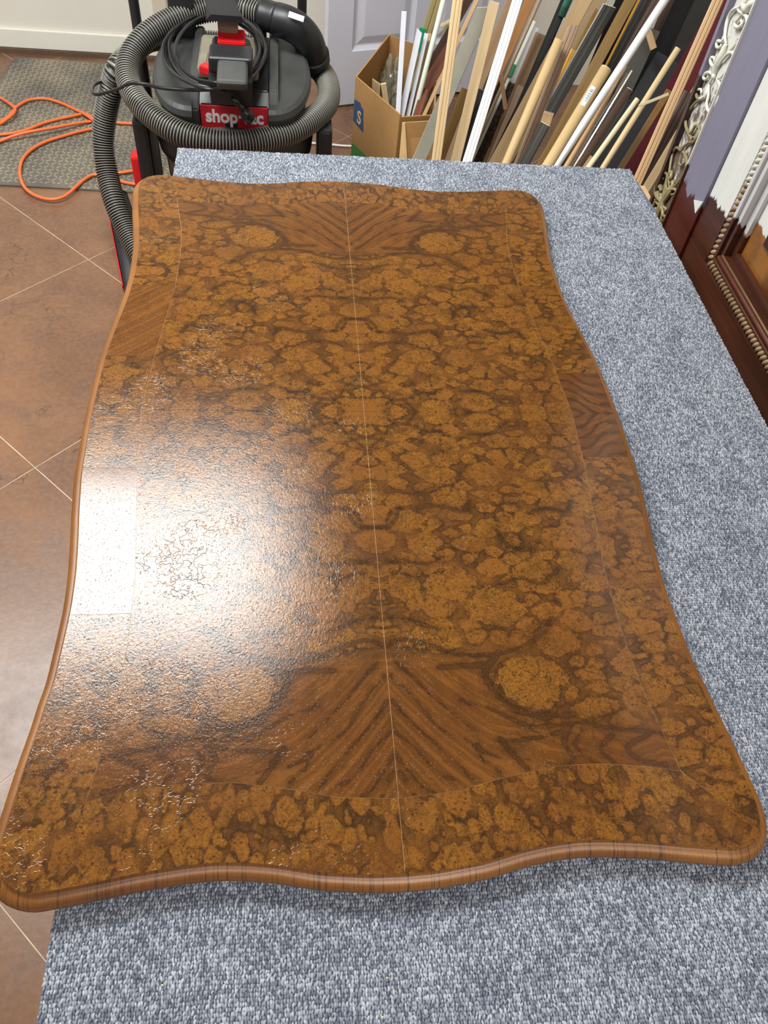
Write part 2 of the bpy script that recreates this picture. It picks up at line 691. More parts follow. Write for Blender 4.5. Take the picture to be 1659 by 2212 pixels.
def make_core():
    prof = [(-0.30, -0.0006), (-0.004, -0.0006), (-0.0008, -0.0008), (0.0, -0.0016), (0.0004, -0.0036), (0.0016, -0.0046), (0.0034, -0.0050), (0.0062, -0.0054), (0.0092, -0.0070), (0.0116, -0.0100), (0.0128, -0.0136), (0.0126, -0.0175), (0.0108, -0.0210), (0.0080, -0.0238), (0.0045, -0.0262), (-0.004, -0.0275), (-0.30, -0.0275)]
    vs, fs = [], []
    n = len(FO)
    for d, z in prof[1:-1]:
        for p in offset_poly(FO, d): vs.append((TC.x + p[0], TC.y + p[1], ZT + z))
    R_ = len(prof) - 2
    for i in range(R_ - 1):
        for k in range(n):
            k2 = (k + 1) % n
            fs.append((i * n + k, (i + 1) * n + k, (i + 1) * n + k2, i * n + k2))
    o = link('edge_molding', mesh(vs, fs), M['edge'], table, True)
    # substrate slab showing as pale glue lines in the veneer joints
    P = offset_poly(FO, -0.003)
    v, f = prism_data([(TC.x + a, TC.y + b) for a, b in P], ZT - 0.0272, ZT - 0.0005)
    link('substrate', mesh(v, f), plain('glue_line_wood', srgb(206, 168, 120), 0.5, var=0.4, scale=60), table)


make_core()


# -- figure map of the veneer, in millimetres; u = |x|, v = |y|
def poly_dist(U, V, pts):
    best = np.full(U.shape, 1e9)
    for (ax, ay), (bx, by) in zip(pts[:-1], pts[1:]):
        dx, dy = bx - ax, by - ay
        L2 = dx * dx + dy * dy + 1e-9
        t = np.clip(((U - ax) * dx + (V - ay) * dy) / L2, 0, 1)
        best = np.minimum(best, np.hypot(U - ax - t * dx, V - ay - t * dy))
    return best


LINES = [
    (2.6, [(0, 345), (22, 343), (45, 352), (66, 361)]),
    (3.0, [(4, 382), (18, 373), (39, 377), (73, 391), (90, 395), (126, 396), (164, 387), (188, 372), (206, 350)]),
    (4.5, [(135, 393), (125, 402), (113, 421), (118, 440), (138, 462), (159, 471), (182, 474), (205, 473)]),
    (4.0, [(118, 409), (76, 410), (59, 410)]),
    (2.2, [(79, 450), (114, 464), (151, 483), (209, 482), (255, 472)]),
    (4.0, [(117, 498), (128, 515), (141, 532)]),
    (3.2, [(198, 490), (186, 504), (194, 521), (182, 534)]),
    (2.2, [(212, 491), (200, 505), (207, 522), (222, 531)]),
    (3.2, [(245, 498), (227, 512), (237, 529)]),
    (3.0, [(285, 500), (258, 513), (269, 528), (295, 534)]),
    (2.6, [(119, 501), (177, 495), (209, 482), (236, 489), (273, 494), (309, 501)]),
    (1.4, [(3, 417), (21, 439), (38, 461), (47, 478), (65, 490), (86, 502), (94, 519), (111, 534)]),
    (1.6, [(2, 447), (15, 465), (30, 483), (45, 498), (62, 518), (80, 540)]),
    (1.4, [(0, 482), (13, 494), (25, 505), (41, 528), (59, 539)]),
    (1.8, [(-1, 509), (12, 524), (24, 542), (38, 553)]),
    (1.6, [(-1, 526), (9, 534), (15, 552)]),
    (1.3, [(10, 402), (31, 424), (51, 449), (76, 474), (93, 492), (93, 508), (116, 520)]),
    (1.6, [(4, 71), (25, 50), (34, 30)]),
    (3.0, [(46, 24), (59, 25), (74, 30), (90, 40), (110, 38)]),
    (2.4, [(34, 14), (40, 24), (56, 24), (68, 14), (76, 0)]),
    (1.2, [(27, 149), (57, 154), (88, 142)]),
    (1.6, [(117, 129), (133, 112), (137, 104)]),
    (3.2, [(-20, 198), (-5, 210), (22, 206), (36, 179)]),
    (1.6, [(148, 45), (184, 42), (207, 21)]),
    (2.6, [(207, -4), (173, -3), (148, 3), (128, 4)]),
    (3.5, [(60, 180), (95, 176), (120, 186), (132, 168)]),
    (3.0, [(150, 300), (180, 292), (205, 300), (230, 280)]),
    (3.0, [(210, 190), (235, 180), (262, 186), (275, 170)]),
    (2.6, [(0, 270), (30, 262), (62, 268), (84, 258)]),
    (3.0, [(160, 215), (170, 240), (196, 250), (214, 238)]),
]
ISL = [(168, 431, 38, 31), (20, 84, 12, 9), (1, 95, 10, 8), (12, 118, 12, 11), (38, 112, 13, 14), (40, 133, 12, 11), (2, 189, 18, 16), (91, 123, 28, 13),
       (0, 4, 26, 20), (53, 0, 11, 12), (57, 47, 16, 9), (101, 60, 20, 18), (172, 21, 30, 18), (108, 66, 22, 14), (156, 121, 26, 20), (106, 163, 30, 15), (118, 192, 16, 12),
       (0, 160, 17, 12), (1, 141, 5, 4), (78, 31, 4, 4), (62, 56, 4, 3), (70, 60, 4, 3), (80, 62, 4, 3), (44, 200, 24, 20), (0, 232, 26, 16), (60, 235, 26, 18), (26, 300, 22, 18), (90, 300, 30, 22), (140, 330, 34, 26), (70, 330, 18, 14)]


def fill_islands():
    out = list(ISL)
    r = random.Random(5)
    tries = 0
    while tries < 5000:
        tries += 1
        u, v = r.uniform(-4, 325), r.uniform(-4, 392)
        if r.random() < 0.18: u, v = r.uniform(205, 320), r.uniform(380, 482)
        s = r.choice([9, 13, 18, 24, 30])
        rx, ry = s * r.uniform(1.0, 1.5), s * r.uniform(0.7, 1.0)
        if v + ry > 392 and u < 205: continue
        ok = True
        for a, b, c, d in out:
            if ((u - a) / (rx + c)) ** 2 + ((v - b) / (ry + d)) ** 2 < 0.94:
                ok = False
                break
        if ok: out.append((u, v, rx, ry))
    return out


ISL_ALL = fill_islands()


def border_islands(seed, x0, x1, y0, y1, sx, sy):
    out = []
    r = random.Random(seed)
    for _ in range(5000):
        u, v = r.uniform(x0, x1), r.uniform(y0, y1)
        s = r.choice([6, 8, 11, 15, 19])
        rx, ry = s * sx * r.uniform(0.8, 1.3), s * sy * r.uniform(0.8, 1.3)
        if all(((u - a) / (rx + c)) ** 2 + ((v - b) / (ry + d)) ** 2 >= 0.94 for a, b, c, d in out): out.append((u, v, rx, ry))
    return out


def isl_field(U, V, isl):
    """negative inside a lobe, 0 on the seam between two lobes, positive far from any lobe (mm)"""
    q1 = np.full(U.shape, 60.0)
    q2 = np.full(U.shape, 61.0)
    idx = np.zeros(U.shape)
    size = np.full(U.shape, 20.0)
    for i, (a, b, c, d) in enumerate(isl):
        q = (np.sqrt(((U - a) / c) ** 2 + ((V - b) / d) ** 2) - 1) * min(c, d) * 0.9
        m_ = q < q1
        q2 = np.where(m_, q1, np.minimum(q2, q))
        q1 = np.where(m_, q, q1)
        idx = np.where(m_, (i * 0.618) % 1.0, idx)
        size = np.where(m_, min(c, d), size)
    return np.maximum(-(q2 - q1) * 0.5, q1 - 4.0), idx, size


def sstep(x, a, b):
    t = np.clip((x - a) / (b - a), 0, 1)
    return t * t * (3 - 2 * t)


def figure(x, y, kind, seed=0):
    """x, y in mm -> attribute dict"""
    U, V = np.abs(x), np.abs(y)
    if kind == 'field':
        isl, tone, size = isl_field(U, V, ISL_ALL)
        ln = np.full(U.shape, 1e3)
        for w, pl in LINES:
            sm_ = [(float(p_[0]), float(p_[1])) for p_ in catmull([(a_, b_, 0.0) for a_, b_ in pl], 4.0)]
            ln = np.minimum(ln, poly_dist(U, V, sm_) - w * .8)
        fw = (1 - sstep(U, 80, 150)) * sstep(V, 392, 420)
        s_f = V - 1.35 * U + 0.0032 * U * U
        lobes = isl
        s = lobes
        isl2 = isl
        return dict(sz=size, isl=isl2, ln=ln, sfl=s, sfe=s_f, fth=fw, tone=tone, qx=U, qy=V)
    if kind == 'side':
        isl, tone, size = isl_field(U, V, border_islands(31 + seed, 280, 390, -10, 620, 1.25, .8))
        return dict(sz=size, isl=isl, ln=isl * 0 + 99, sfl=isl, sfe=isl * 0, fth=isl * 0, tone=tone, qx=U + 400, qy=V + seed * 70)
    if kind == 'end':
        isl, tone, size = isl_field(U, V, border_islands(51 + seed, -10, 385, 515, 635, .8, 1.25))
        return dict(sz=size, isl=isl, ln=isl * 0 + 99, sfl=isl, sfe=isl * 0, fth=isl * 0, tone=tone, qx=U, qy=V + 300 + seed * 70)
    if kind == 'chev':
        # crossbanding with nested chevrons
        c = V - 0.0
        s = np.abs(c) * 1.0 + (U - 345) * 0.55
        ln = np.abs(((s + 6 * np.sin(U / 9.0)) % 21) - 10.5) - 2.2
        return dict(sz=U * 0 + 20, isl=U * 0 + 40, ln=ln, sfl=s, sfe=s, fth=U * 0 + 1, tone=U * 0 + .6, qx=U + 700, qy=V)
    # straight-ish cross grain
    s = V * 1.0 + (U - 345) * 0.9
    return dict(sz=U * 0 + 20, isl=U * 0 + 40, ln=U * 0 + 99, sfl=s, sfe=s, fth=U * 0 + 1, tone=U * 0 + .2, qx=U + 900, qy=V)


def veneer_mat():
    t = NT('burl_walnut_veneer')
    q = t.attr('q', 'Vector')
    isl, ln, sfl, sfe, fth, tone, sz = (t.attr(a) for a in ('isl', 'ln', 'sfl', 'sfe', 'fth', 'tone', 'sz'))

    def c0(n, k):
        return t.math('MULTIPLY', t.math('SUBTRACT', n, 0.5), k)
    # q warped by a soft noise so that nothing stays elliptical
    wn = t.noise(q, 26.0, 3, 0.55, out=1)
    wsub = t.n('ShaderNodeVectorMath', operation='SUBTRACT')
    t.t.links.new(wn, wsub.inputs[0])
    wsub.inputs[1].default_value = (0.5, 0.5, 0.5)
    wsc = t.n('ShaderNodeVectorMath', operation='SCALE')
    t.t.links.new(wsub.outputs[0], wsc.inputs[0])
    wsc.inputs['Scale'].default_value = 0.03
    wad = t.n('ShaderNodeVectorMath', operation='ADD')
    t.t.links.new(q, wad.inputs[0])
    t.t.links.new(wsc.outputs[0], wad.inputs[1])
    qw = wad.outputs[0]
    nA = t.noise(q, 60.0, 2, 0.5)
    nB = t.noise(q, 210.0, 3, 0.6)
    nC = t.noise(q, 16.0, 2, 0.5)
    nD = t.noise(q, 1100.0, 1, 0.6)
    # second family of smaller lobes
    v2 = t.n('ShaderNodeTexVoronoi', feature='DISTANCE_TO_EDGE', voronoi_dimensions='2D', i_Scale=46.0)
    t.t.links.new(qw, v2.inputs['Vector'])
    sz = t.math('MINIMUM', sz, 22.0)
    D = t.math('ADD', isl, t.math('MULTIPLY', t.math('SUBTRACT', nA, 0.5), t.math('MULTIPLY', sz, 0.6)))
    D = t.math('ADD', D, t.math('MULTIPLY', t.step(t.noise(qw, 24.0, 3, 0.55), 0.42, 0.70), 4.5))
    D = t.math('ADD', D, t.math('MULTIPLY', t.math('SUBTRACT', nB, 0.5), t.math('MULTIPLY', sz, 0.5)))
    LN = t.math('ADD', t.math('ADD', ln, c0(nA, 9.0)), c0(nB, 4.5))
    curl = t.noise(q, 150.0, 4, 0.74, 2.6)
    amb = t.mix(t.ramp(curl, [(0.36, 0.0), (0.62, 1.0)]), srgb(86, 50, 16), srgb(146, 96, 31))
    amb = t.mix(t.math('MULTIPLY', tone, 0.55), amb, srgb(122, 74, 28))
    vo = t.n('ShaderNodeTexVoronoi', voronoi_dimensions='2D', i_Scale=165.0, i_Randomness=1.0)
    sc = t.n('ShaderNodeVectorMath', operation='SCALE')
    t.t.links.new(t.noise(q, 260.0, 2, out=1), sc.inputs[0])
    sc.inputs['Scale'].default_value = 0.007
    wq = t.n('ShaderNodeVectorMath', operation='ADD')
    t.t.links.new(q, wq.inputs[0])
    t.t.links.new(sc.outputs[0], wq.inputs[1])
    t.t.links.new(wq.outputs[0], vo.inputs['Vector'])
    eye = t.ramp(vo.outputs['Distance'], [(0.0, 1.0), (0.15, 0.9), (0.24, 0.1), (0.36, 0.0), (0.46, 0.3), (0.56, 0.0)])
    eden = t.step(t.noise(q, 55.0, 2), 0.40, 0.60)
    amb = t.mix(t.math('MULTIPLY', t.math('MULTIPLY', eye, eden), 0.85), amb, srgb(52, 26, 8))
    # larger ringed eyes
    vb = t.n('ShaderNodeTexVoronoi', voronoi_dimensions='2D', i_Scale=80.0, i_Randomness=1.0)
    t.t.links.new(wq.outputs[0], vb.inputs['Vector'])
    ring = t.ramp(vb.outputs['Distance'], [(0.0, 0.9), (0.07, 0.3), (0.13, 0.0), (0.19, 0.1), (0.24, 0.9), (0.30, 0.1), (0.36, 0.0)])
    rden = t.step(t.noise(q, 38.0, 2), 0.48, 0.56)
    amb = t.mix(t.math('MULTIPLY', t.math('MULTIPLY', ring, rden), 0.8), amb, srgb(53, 28, 11))
    # figured walnut between the islands: stripes follow the flow around them, or the feather of the crotch
    def stripes(co, wob):
        cv = t.n('ShaderNodeCombineXYZ')
        t.set(cv, 0, t.math('ADD', t.math('ADD', t.math('MULTIPLY', co, 0.17), t.math('MULTIPLY', nC, wob)), t.math('MULTIPLY', nA, 1.1)))
        t.set(cv, 1, t.math('MULTIPLY', nA, 1.0))
        st = t.noise(cv.outputs[0], 1.0, 5, 0.62)
        fine = t.n('ShaderNodeCombineXYZ')
        t.set(fine, 0, t.math('ADD', t.math('MULTIPLY', co, 0.9), t.math('MULTIPLY', nA, 9.0)))
        stf = t.noise(fine.outputs[0], 1.0, 3, 0.6)
        w = t.mix(t.ramp(st, [(0.34, 0.0), (0.64, 1.0)]), srgb(92, 54, 19), srgb(124, 76, 28))
        w = t.mix(t.math('MULTIPLY', t.ramp(stf, [(0.45, 0.0), (0.7, 1.0)]), 0.3), w, srgb(61, 33, 11))
        return t.mix(t.math('MULTIPLY', t.ramp(st, [(0.46, 0.0), (0.485, 1.0), (0.50, 0.0)]), 0.6), w, srgb(42, 24, 10))
    wal = t.mix(fth, stripes(sfl, 4.0), stripes(sfe, 2.0))
    # in the burl the ground is curly as well
    pln = t.step(D, 3.0, 9.0)
    wal = t.mix(t.math('MULTIPLY', t.math('MULTIPLY', t.math('SUBTRACT', 1.0, fth), 0.72), t.math('SUBTRACT', 1.0, pln)), wal, t.mix(t.ramp(curl, [(0.36, 0.0), (0.62, 1.0)]), srgb(78, 45, 16), srgb(126, 80, 28)))
    # burl fades into dull red-brown towards the lobes' far ends
    ins = t.step(D, 1.5, -2.5)
    c = t.mix(ins, wal, amb)
    # dark rims round the islands: a crisp line, then a smoky halo fading outwards
    rs = t.step(t.noise(q, 30.0, 3, 0.6), 0.38, 0.60)
    line = t.ramp(t.math('MULTIPLY', t.math('ADD', D, 2.0), 0.2), [(0.0, 0.0), (0.25, 0.2), (0.42, 1.0), (0.6, 0.5), (0.85, 0.0)])
    c = t.mix(t.math('MULTIPLY', line, t.math('ADD', t.math('MULTIPLY', rs, 0.6), 0.28)), c, srgb(40, 24, 10))
    halo = t.ramp(t.math('MULTIPLY', D, 0.08), [(0.0, 0.9), (0.35, 0.7), (1.0, 0.25)])
    halo = t.math('MULTIPLY', t.math('MULTIPLY', t.math('MULTIPLY', halo, t.step(D, -0.5, 0.8)), rs), t.math('SUBTRACT', 1.0, t.math('MULTIPLY', pln, 0.8)))
    c = t.mix(t.math('MULTIPLY', halo, 0.62), c, srgb(48, 30, 12))
    # thin veins of the small lobes
    vn = t.ramp(v2.outputs['Distance'], [(0.0, 1.0), (0.06, 0.35), (0.13, 0.0)])
    vm = t.math('MULTIPLY', t.step(t.noise(q, 30.0, 3, 0.6, out=0), 0.50, 0.66), t.math('SUBTRACT', 1.0, fth))
    c = t.mix(t.math('MULTIPLY', t.math('MULTIPLY', vn, vm), 0.7), c, srgb(38, 24, 10))
    # broad smoky clouds
    sm = t.ramp(t.noise(qw, 20.0, 3, 0.6), [(0.52, 0.0), (0.72, 1.0)])
    c = t.mix(t.math('MULTIPLY', sm, 0.55), c, srgb(51, 32, 12))
    dl = t.ramp(t.math('MULTIPLY', t.math('ADD', LN, 5.0), 0.06), [(0.0, 0.75), (0.22, 0.8), (0.29, 1.0), (0.33, 0.45), (0.55, 0.18), (0.9, 0.0)])
    c = t.mix(t.math('MULTIPLY', dl, 0.78), c, srgb(33, 20, 8))
    c = t.mix(t.math('MULTIPLY', t.ramp(nD, [(0.42, 0.0), (0.75, 1.0)]), 0.3), c, srgb(55, 31, 11))
    big = t.noise(q, 6.0, 2)
    c = t.mix(t.math('MULTIPLY', t.ramp(big, [(0.4, 0.0), (0.65, 1.0)]), 0.3), c, srgb(82, 44, 19))
    g = t.n('ShaderNodeNewGeometry')
    pos = g.outputs['Position']
    b1 = t.noise(pos, 330.0, 3, 0.7)
    b2 = t.noise(pos, 70.0, 2, 0.65)
    pit = t.math('MULTIPLY', t.step(t.noise(pos, 520.0, 2, 0.5), 0.64, 0.72), -1.3)
    cr = t.math('MULTIPLY', t.math('MULTIPLY', t.ramp(t.math('ABSOLUTE', t.math('SUBTRACT', b2, 0.5)), [(0.0, 1.0), (0.018, 0.0)]), t.step(t.noise(pos, 12.0, 0), 0.5, 0.65)), -0.3)
    pxyz = t.n('ShaderNodeSeparateXYZ')
    t.t.links.new(pos, pxyz.inputs[0])
    left = t.step(t.math('ADD', pxyz.outputs[0], t.math('MULTIPLY', b2, 0.25)), 0.50, 0.10)
    amp = t.math('ADD', t.math('MULTIPLY', t.math('SUBTRACT', 1.0, fth), 0.7), 0.3)
    amp = t.math('MULTIPLY', amp, t.math('ADD', t.math('MULTIPLY', left, 0.75), 0.25))
    h = t.math('MULTIPLY', t.math('ADD', t.math('ADD', t.math('MULTIPLY', b1, 0.7), pit), cr), amp)
    t.bump(h, 0.55, 0.0006)
    return t.out(c, t.math('ADD', t.math('MULTIPLY', nB, 0.08), 0.10), spec=0.5)


M['veneer'] = veneer_mat()


def veneer(name, PX_, PY_, kind, seed=0):
    """grid arrays of plan coordinates (m, relative to centre)"""
    nv, nu = PX_.shape
    x, y = PX_.ravel(), PY_.ravel()
    n = nv * nu
    i = np.arange(nv - 1)[:, None] * nu + np.arange(nu - 1)[None]
    f = np.stack([i, i + 1, i + nu + 1, i + nu], -1).reshape(-1, 4)
    # orientation up
    a, b, c = 0, 1, nu
    if (x[b] - x[a]) * (y[c] - y[a]) - (y[b] - y[a]) * (x[c] - x[a]) < 0: f = f[:, ::-1]
    # skirt ring
    ring = np.r_[np.arange(nu), np.arange(1, nv) * nu + nu - 1, (nv - 1) * nu + np.arange(nu - 2, -1, -1), np.arange(nv - 2, 0, -1) * nu]
    ns = len(ring)
    X = np.r_[x, x[ring]]
    Y = np.r_[y, y[ring]]
    Z = np.r_[np.full(n, ZT), np.full(ns, ZT - 0.0004)]
    k = np.arange(ns)
    sk = np.stack([ring[k], n + k, n + (k + 1) % ns, ring[(k + 1) % ns]], 1)
    fa = np.r_[f, sk].astype(np.int32)
    me = bpy.data.meshes.new(name)
    me.vertices.add(len(X))
    me.vertices.foreach_set('co', np.stack([X + TC.x, Y + TC.y, Z], 1).astype(np.float32).ravel())
    me.loops.add(fa.size)
    me.loops.foreach_set('vertex_index', fa.ravel())
    me.polygons.add(len(fa))
    me.polygons.foreach_set('loop_start', (np.arange(len(fa)) * 4).astype(np.int32))
    me.update(calc_edges=True)
    A = figure(X * 1000, Y * 1000, kind, seed)
    for nm in ('isl', 'ln', 'sfl', 'sfe', 'fth', 'tone', 'sz'):
        at = me.attributes.new(nm, 'FLOAT', 'POINT')
        at.data.foreach_set('value', A[nm].astype(np.float32))
    at = me.attributes.new('q', 'FLOAT_VECTOR', 'POINT')
    at.data.foreach_set('vector', np.stack([A['qx'] / 1000, A['qy'] / 1000, X * 0 + (0.0 if kind == 'field' else seed)], 1).astype(np.float32).ravel())
    return link(name, me, M['veneer'], table)


def make_veneer():
    g = 0.0002
    st = 0.0024
    for sx in (1, -1):
        for sy in (1, -1):
            ns, nt = int(.31 / st), int(.55 / st)
            s = np.linspace(0, 1, ns)[None, :].repeat(nt, 0)
            t = np.linspace(0, 1, nt)[:, None].repeat(ns, 1)
            x, y = s * .31, t * .54
            for _ in range(6):
                y = g + t * (By(x) - 2 * g)
                x = g + s * (Bx(y) - 2 * g)
            veneer('veneer_leaf', x * sx, y * sy, 'field')
    # outer outline as functions
    Qa = np.array(Q)
    kc = int(np.argmin(np.hypot(Qa[:, 0] - .3755, Qa[:, 1] - .6065)))
    sideO, endO = Qa[:kc + 1], Qa[kc:][::-1]

    def along(P, t):
        return np.interp(t, P[:, 1], P[:, 0])
    for sx in (1, -1):
        for sy in (1, -1):
            # side strips, split where the veneer changes
            if sx > 0: cuts = [(0, .088, 'chev'), (.088, .31, 'side'), (.31, 1, 'side')]
            elif sy < 0: cuts = [(0, .108, 'side'), (.108, .33, 'cross'), (.33, 1, 'side')]
            else: cuts = [(0, .112, 'side'), (.112, .285, 'cross'), (.285, 1, 'side')]
            for ci, (a, b, kind) in enumerate(cuts):
                last = b == 1
                yi1, yo1 = (.542 - g, .6065 - g) if last else (b - g, b - g)
                nt = max(3, int((yo1 - a) / st))
                tt = np.linspace(0, 1, nt)
                yi = (a + g) + tt * (yi1 - a - g)
                yo = (a + g) + tt * (yo1 - a - g)
                xi = Bx(np.minimum(yi, .542)) + g
                xo = np.interp(yo, sideO[:, 1], sideO[:, 0]) - 0.0003
                s = np.linspace(0, 1, 30)[None, :]
                x = xi[:, None] * (1 - s) + xo[:, None] * s
                y = yi[:, None] * (1 - s) + yo[:, None] * s
                veneer('border_veneer', x * sx, y * sy, kind, seed=ci + (2 if sx > 0 else 0))
            # end strip half
            nt = int(.37 / st)
            tt = np.linspace(0, 1, nt)
            xi = g + tt * (.31 - 2 * g)
            xo = g + tt * (.3755 - 2 * g)
            yi = By(xi) + g
            yo = np.interp(xo, endO[:, 0], endO[:, 1]) - 0.0003
            s = np.linspace(0, 1, 32)[None, :]
            x = xi[:, None] * (1 - s) + xo[:, None] * s
            y = yi[:, None] * (1 - s) + yo[:, None] * s
            veneer('border_veneer', x * sx, y * sy, 'end', seed=(1 if sy > 0 else 0) + (0 if sx > 0 else 2))


make_veneer()

# ------------------------------------------------------------------ ribbed rubber mat
def make_mat():
    t = NT('dusty_rubber')
    g = t.n('ShaderNodeNewGeometry')
    n = t.noise(g.outputs['Position'], 3.5, 5, 0.6)
    n2 = t.noise(g.outputs['Position'], 120.0, 3)
    c = t.mix(t.ramp(n, [(0.35, 0.0), (0.7, 1.0)]), srgb(78, 74, 68), srgb(128, 116, 98))
    c = t.mix(t.math('MULTIPLY', n2, 0.3), c, srgb(64, 60, 56))
    m_ = t.out(c, 0.6)
    t2 = NT('rubber_diamond_tops')
    g = t2.n('ShaderNodeNewGeometry')
    n = t2.noise(g.outputs['Position'], 3.5, 5, 0.6)
    c = t2.mix(t2.ramp(n, [(0.35, 0.0), (0.7, 1.0)]), srgb(108, 104, 96), srgb(158, 146, 124))
    m2 = t2.out(c, 0.45)
    root = empty('rubber_mat', (-0.6, 3.28, 0), 'dusty grey diamond-plate rubber mat on the floor at the foot of the white wall', 'mat')
    a, b = atz(0, 394, 0.004), atz(290, 414, 0.004)
    c_, d_ = atz(33, 123, 0.004), atz(-40, 230, 0.004)
    x1 = 0.02
    poly = [(-1.30, a.y - 0.012), (x1, b.y - 0.02), (x1 + 0.02, 3.80), (c_.x, 3.80), (-1.23, 3.4), (-1.27, 3.1)]
    multi('mat_sheet', [prism_data(poly, 0.0, 0.006)], m_, root, smooth=False)
    pts = np.array(poly)

    def inside(x, y):
        k = len(pts)
        r = False
        for i in range(k):
            x0, y0 = pts[i]
            x2, y2 = pts[(i + 1) % k]
            if (y0 > y) != (y2 > y) and x < (x2 - x0) * (y - y0) / (y2 - y0) + x0: r = not r
        return r
    V, F = [], []
    dx = 0.022
    for i in range(-5, 70):
        for j in range(-5, 55):
            x = -1.30 + i * dx
            y = 2.74 + j * dx
            ang = PI / 4 if (i + j) % 2 else -PI / 4
            if not (inside(x - .013, y) and inside(x + .013, y) and inside(x, y - .013) and inside(x, y + .013)): continue
            ca, sa = math.cos(ang), math.sin(ang)
            o = len(V)
            L_, W_ = 0.0125, 0.0038
            for px, py, pz in ((-L_, 0, 0), (-L_ * .45, -W_, 0), (L_ * .45, -W_, 0), (L_, 0, 0), (L_ * .45, W_, 0), (-L_ * .45, W_, 0), (-L_ * .6, 0, .0022), (L_ * .6, 0, .0022)):
                V.append((x + px * ca - py * sa, y + px * sa + py * ca, 0.0061 + pz))
            F += [(o, o + 1, o + 6), (o + 1, o + 2, o + 7, o + 6), (o + 2, o + 3, o + 7), (o + 3, o + 4, o + 7), (o + 4, o + 5, o + 6, o + 7), (o + 5, o, o + 6)]
    t_ = link('diamond_tread', mesh(V, F), m2, root)
    t_['kind'] = 'stuff'


make_mat()

# ------------------------------------------------------------------ orange cord
M['orange'] = plain('orange_cord_jacket', srgb(226, 108, 52), 0.45, var=0.08, scale=20)


def cord_path(px, z=0.0155):
    return [tuple(atz(u, v, zz if zz else z)) for (u, v, *r) in px for zz in [r[0] if r else None]]


parts = []
for px in (
    [(330, 407), (300, 400), (265, 393), (235, 384), (205, 377), (185, 386), (165, 403), (140, 424), (110, 431), (75, 422), (50, 400), (43, 365), (55, 335), (90, 310), (140, 293), (190, 280), (225, 276), (238, 270), (225, 262), (190, 263), (120, 275, .03), (50, 288, .03), (0, 305), (-50, 330)],
    [(-50, 290), (0, 291), (50, 283), (100, 264), (160, 250), (182, 246), (193, 250), (205, 262), (212, 268)],
    [(212, 268, .02), (205, 262, .026), (185, 248, .026), (165, 238), (130, 222), (95, 213), (60, 217), (35, 232), (20, 250), (0, 262), (-40, 275)],
    [(-30, 195), (0, 211), (25, 227, .03), (33, 237, .03), (25, 249, .03), (0, 268)],
    [(350, 358), (300, 367), (262, 373), (235, 375), (215, 372)],
    [(225, 262), (245, 264), (262, 266), (300, 268)],
):
    P_, _ = resample(cord_path(px), 0.012)
    P_[:, 2] = np.maximum(P_[:, 2], np.where(P_[:, 1] < 2.745, 0.0062, 0.0142))
    parts.append(tube_data(P_, 0.0062, 8))
oc = multi('extension_cord', parts, M['orange'])
tag(oc, 'orange extension cord looping across the rubber mat and the brown floor', 'cord')
wc = tube('white_cable', [(0.06, 3.17, .005), (0.174, 3.163, .005), (0.24, 3.158, .005), (0.33, 3.166, .005), (0.5, 3.2, .005)], 0.0048, plain('white_cable_jacket', srgb(236, 232, 226), 0.4, var=0.03))
tag(wc, 'thin white cable lying on the floor between vacuum and cardboard box', 'cable')

# ------------------------------------------------------------------ shop vacuum
M['blk'] = plain('black_plastic', srgb(34, 34, 36), 0.42, var=0.25, scale=12, bump=0.08)
M['gry'] = plain('worn_grey_plastic', srgb(62, 62, 61), 0.5, var=0.22, scale=9, bump=0.08)
M['dusty'] = plain('dusty_plastic', srgb(122, 114, 98), 0.7, var=0.2, scale=14, bump=0.1)
M['tank'] = plain('dusty_brown_tank', srgb(96, 76, 60), 0.45, var=0.25, scale=7)
M['redp'] = plain('red_plastic', srgb(214, 28, 34), 0.35, var=0.08)
M['label_red'] = plain('red_label', srgb(206, 40, 52), 0.4, var=0.05)
M['whitep'] = plain('white_plastic', srgb(238, 236, 232), 0.5, var=0.03)
M['metal'] = plain('bright_steel', srgb(196, 192, 184), 0.25, 1.0)
VC = Vector((-0.16, 2.42, 0))
vac = empty('shop_vacuum', (VC.x, VC.y, 0), 'black and grey wet-dry shop vacuum with red label standing behind the carpeted bench', 'vacuum cleaner')
lathe('tank', [(0.18, 0.09), (0.205, 0.10), (0.215, 0.30), (0.222, 0.42)], M['tank'], vac, 64, VC)
lathe('dolly', [(0.245, 0.055), (0.262, 0.06), (0.262, 0.10), (0.235, 0.112)], M['blk'], vac, 64, VC)
lathe('tank_rim', [(0.224, 0.38), (0.234, 0.385), (0.238, 0.42), (0.232, 0.455), (0.21, 0.49), (0.10, 0.525)], M['blk'], vac, 64, VC)
for ang in (50, 130, 230, 310):
    c = VC + Vector((0.262 * math.cos(math.radians(ang)), 0.262 * math.sin(math.radians(ang)), 0.028))
    w = lathe('caster', [(0.012, -0.013), (0.024, -0.013), (0.028, -0.008), (0.028, 0.008), (0.024, 0.013), (0.012, 0.013)], M['blk'], vac, 24)
    w.matrix_parent_inverse = Matrix.Identity(4)
    w.location = c - VC
    w.rotation_euler = (PI / 2, 0, 0.4)
# side columns of the dolly
for sx in (-1, 1):
    box('side_column', (VC.x + sx * 0.272, VC.y - 0.02, 0.275), (0.045, 0.15, 0.40), M['blk'], vac, 0.012)
lt = box('side_latch', (-0.462, 2.36, 0.30), (0.03, 0.055, 0.12), M['redp'], vac, 0.008)
lt['label'] = 'red side latch'
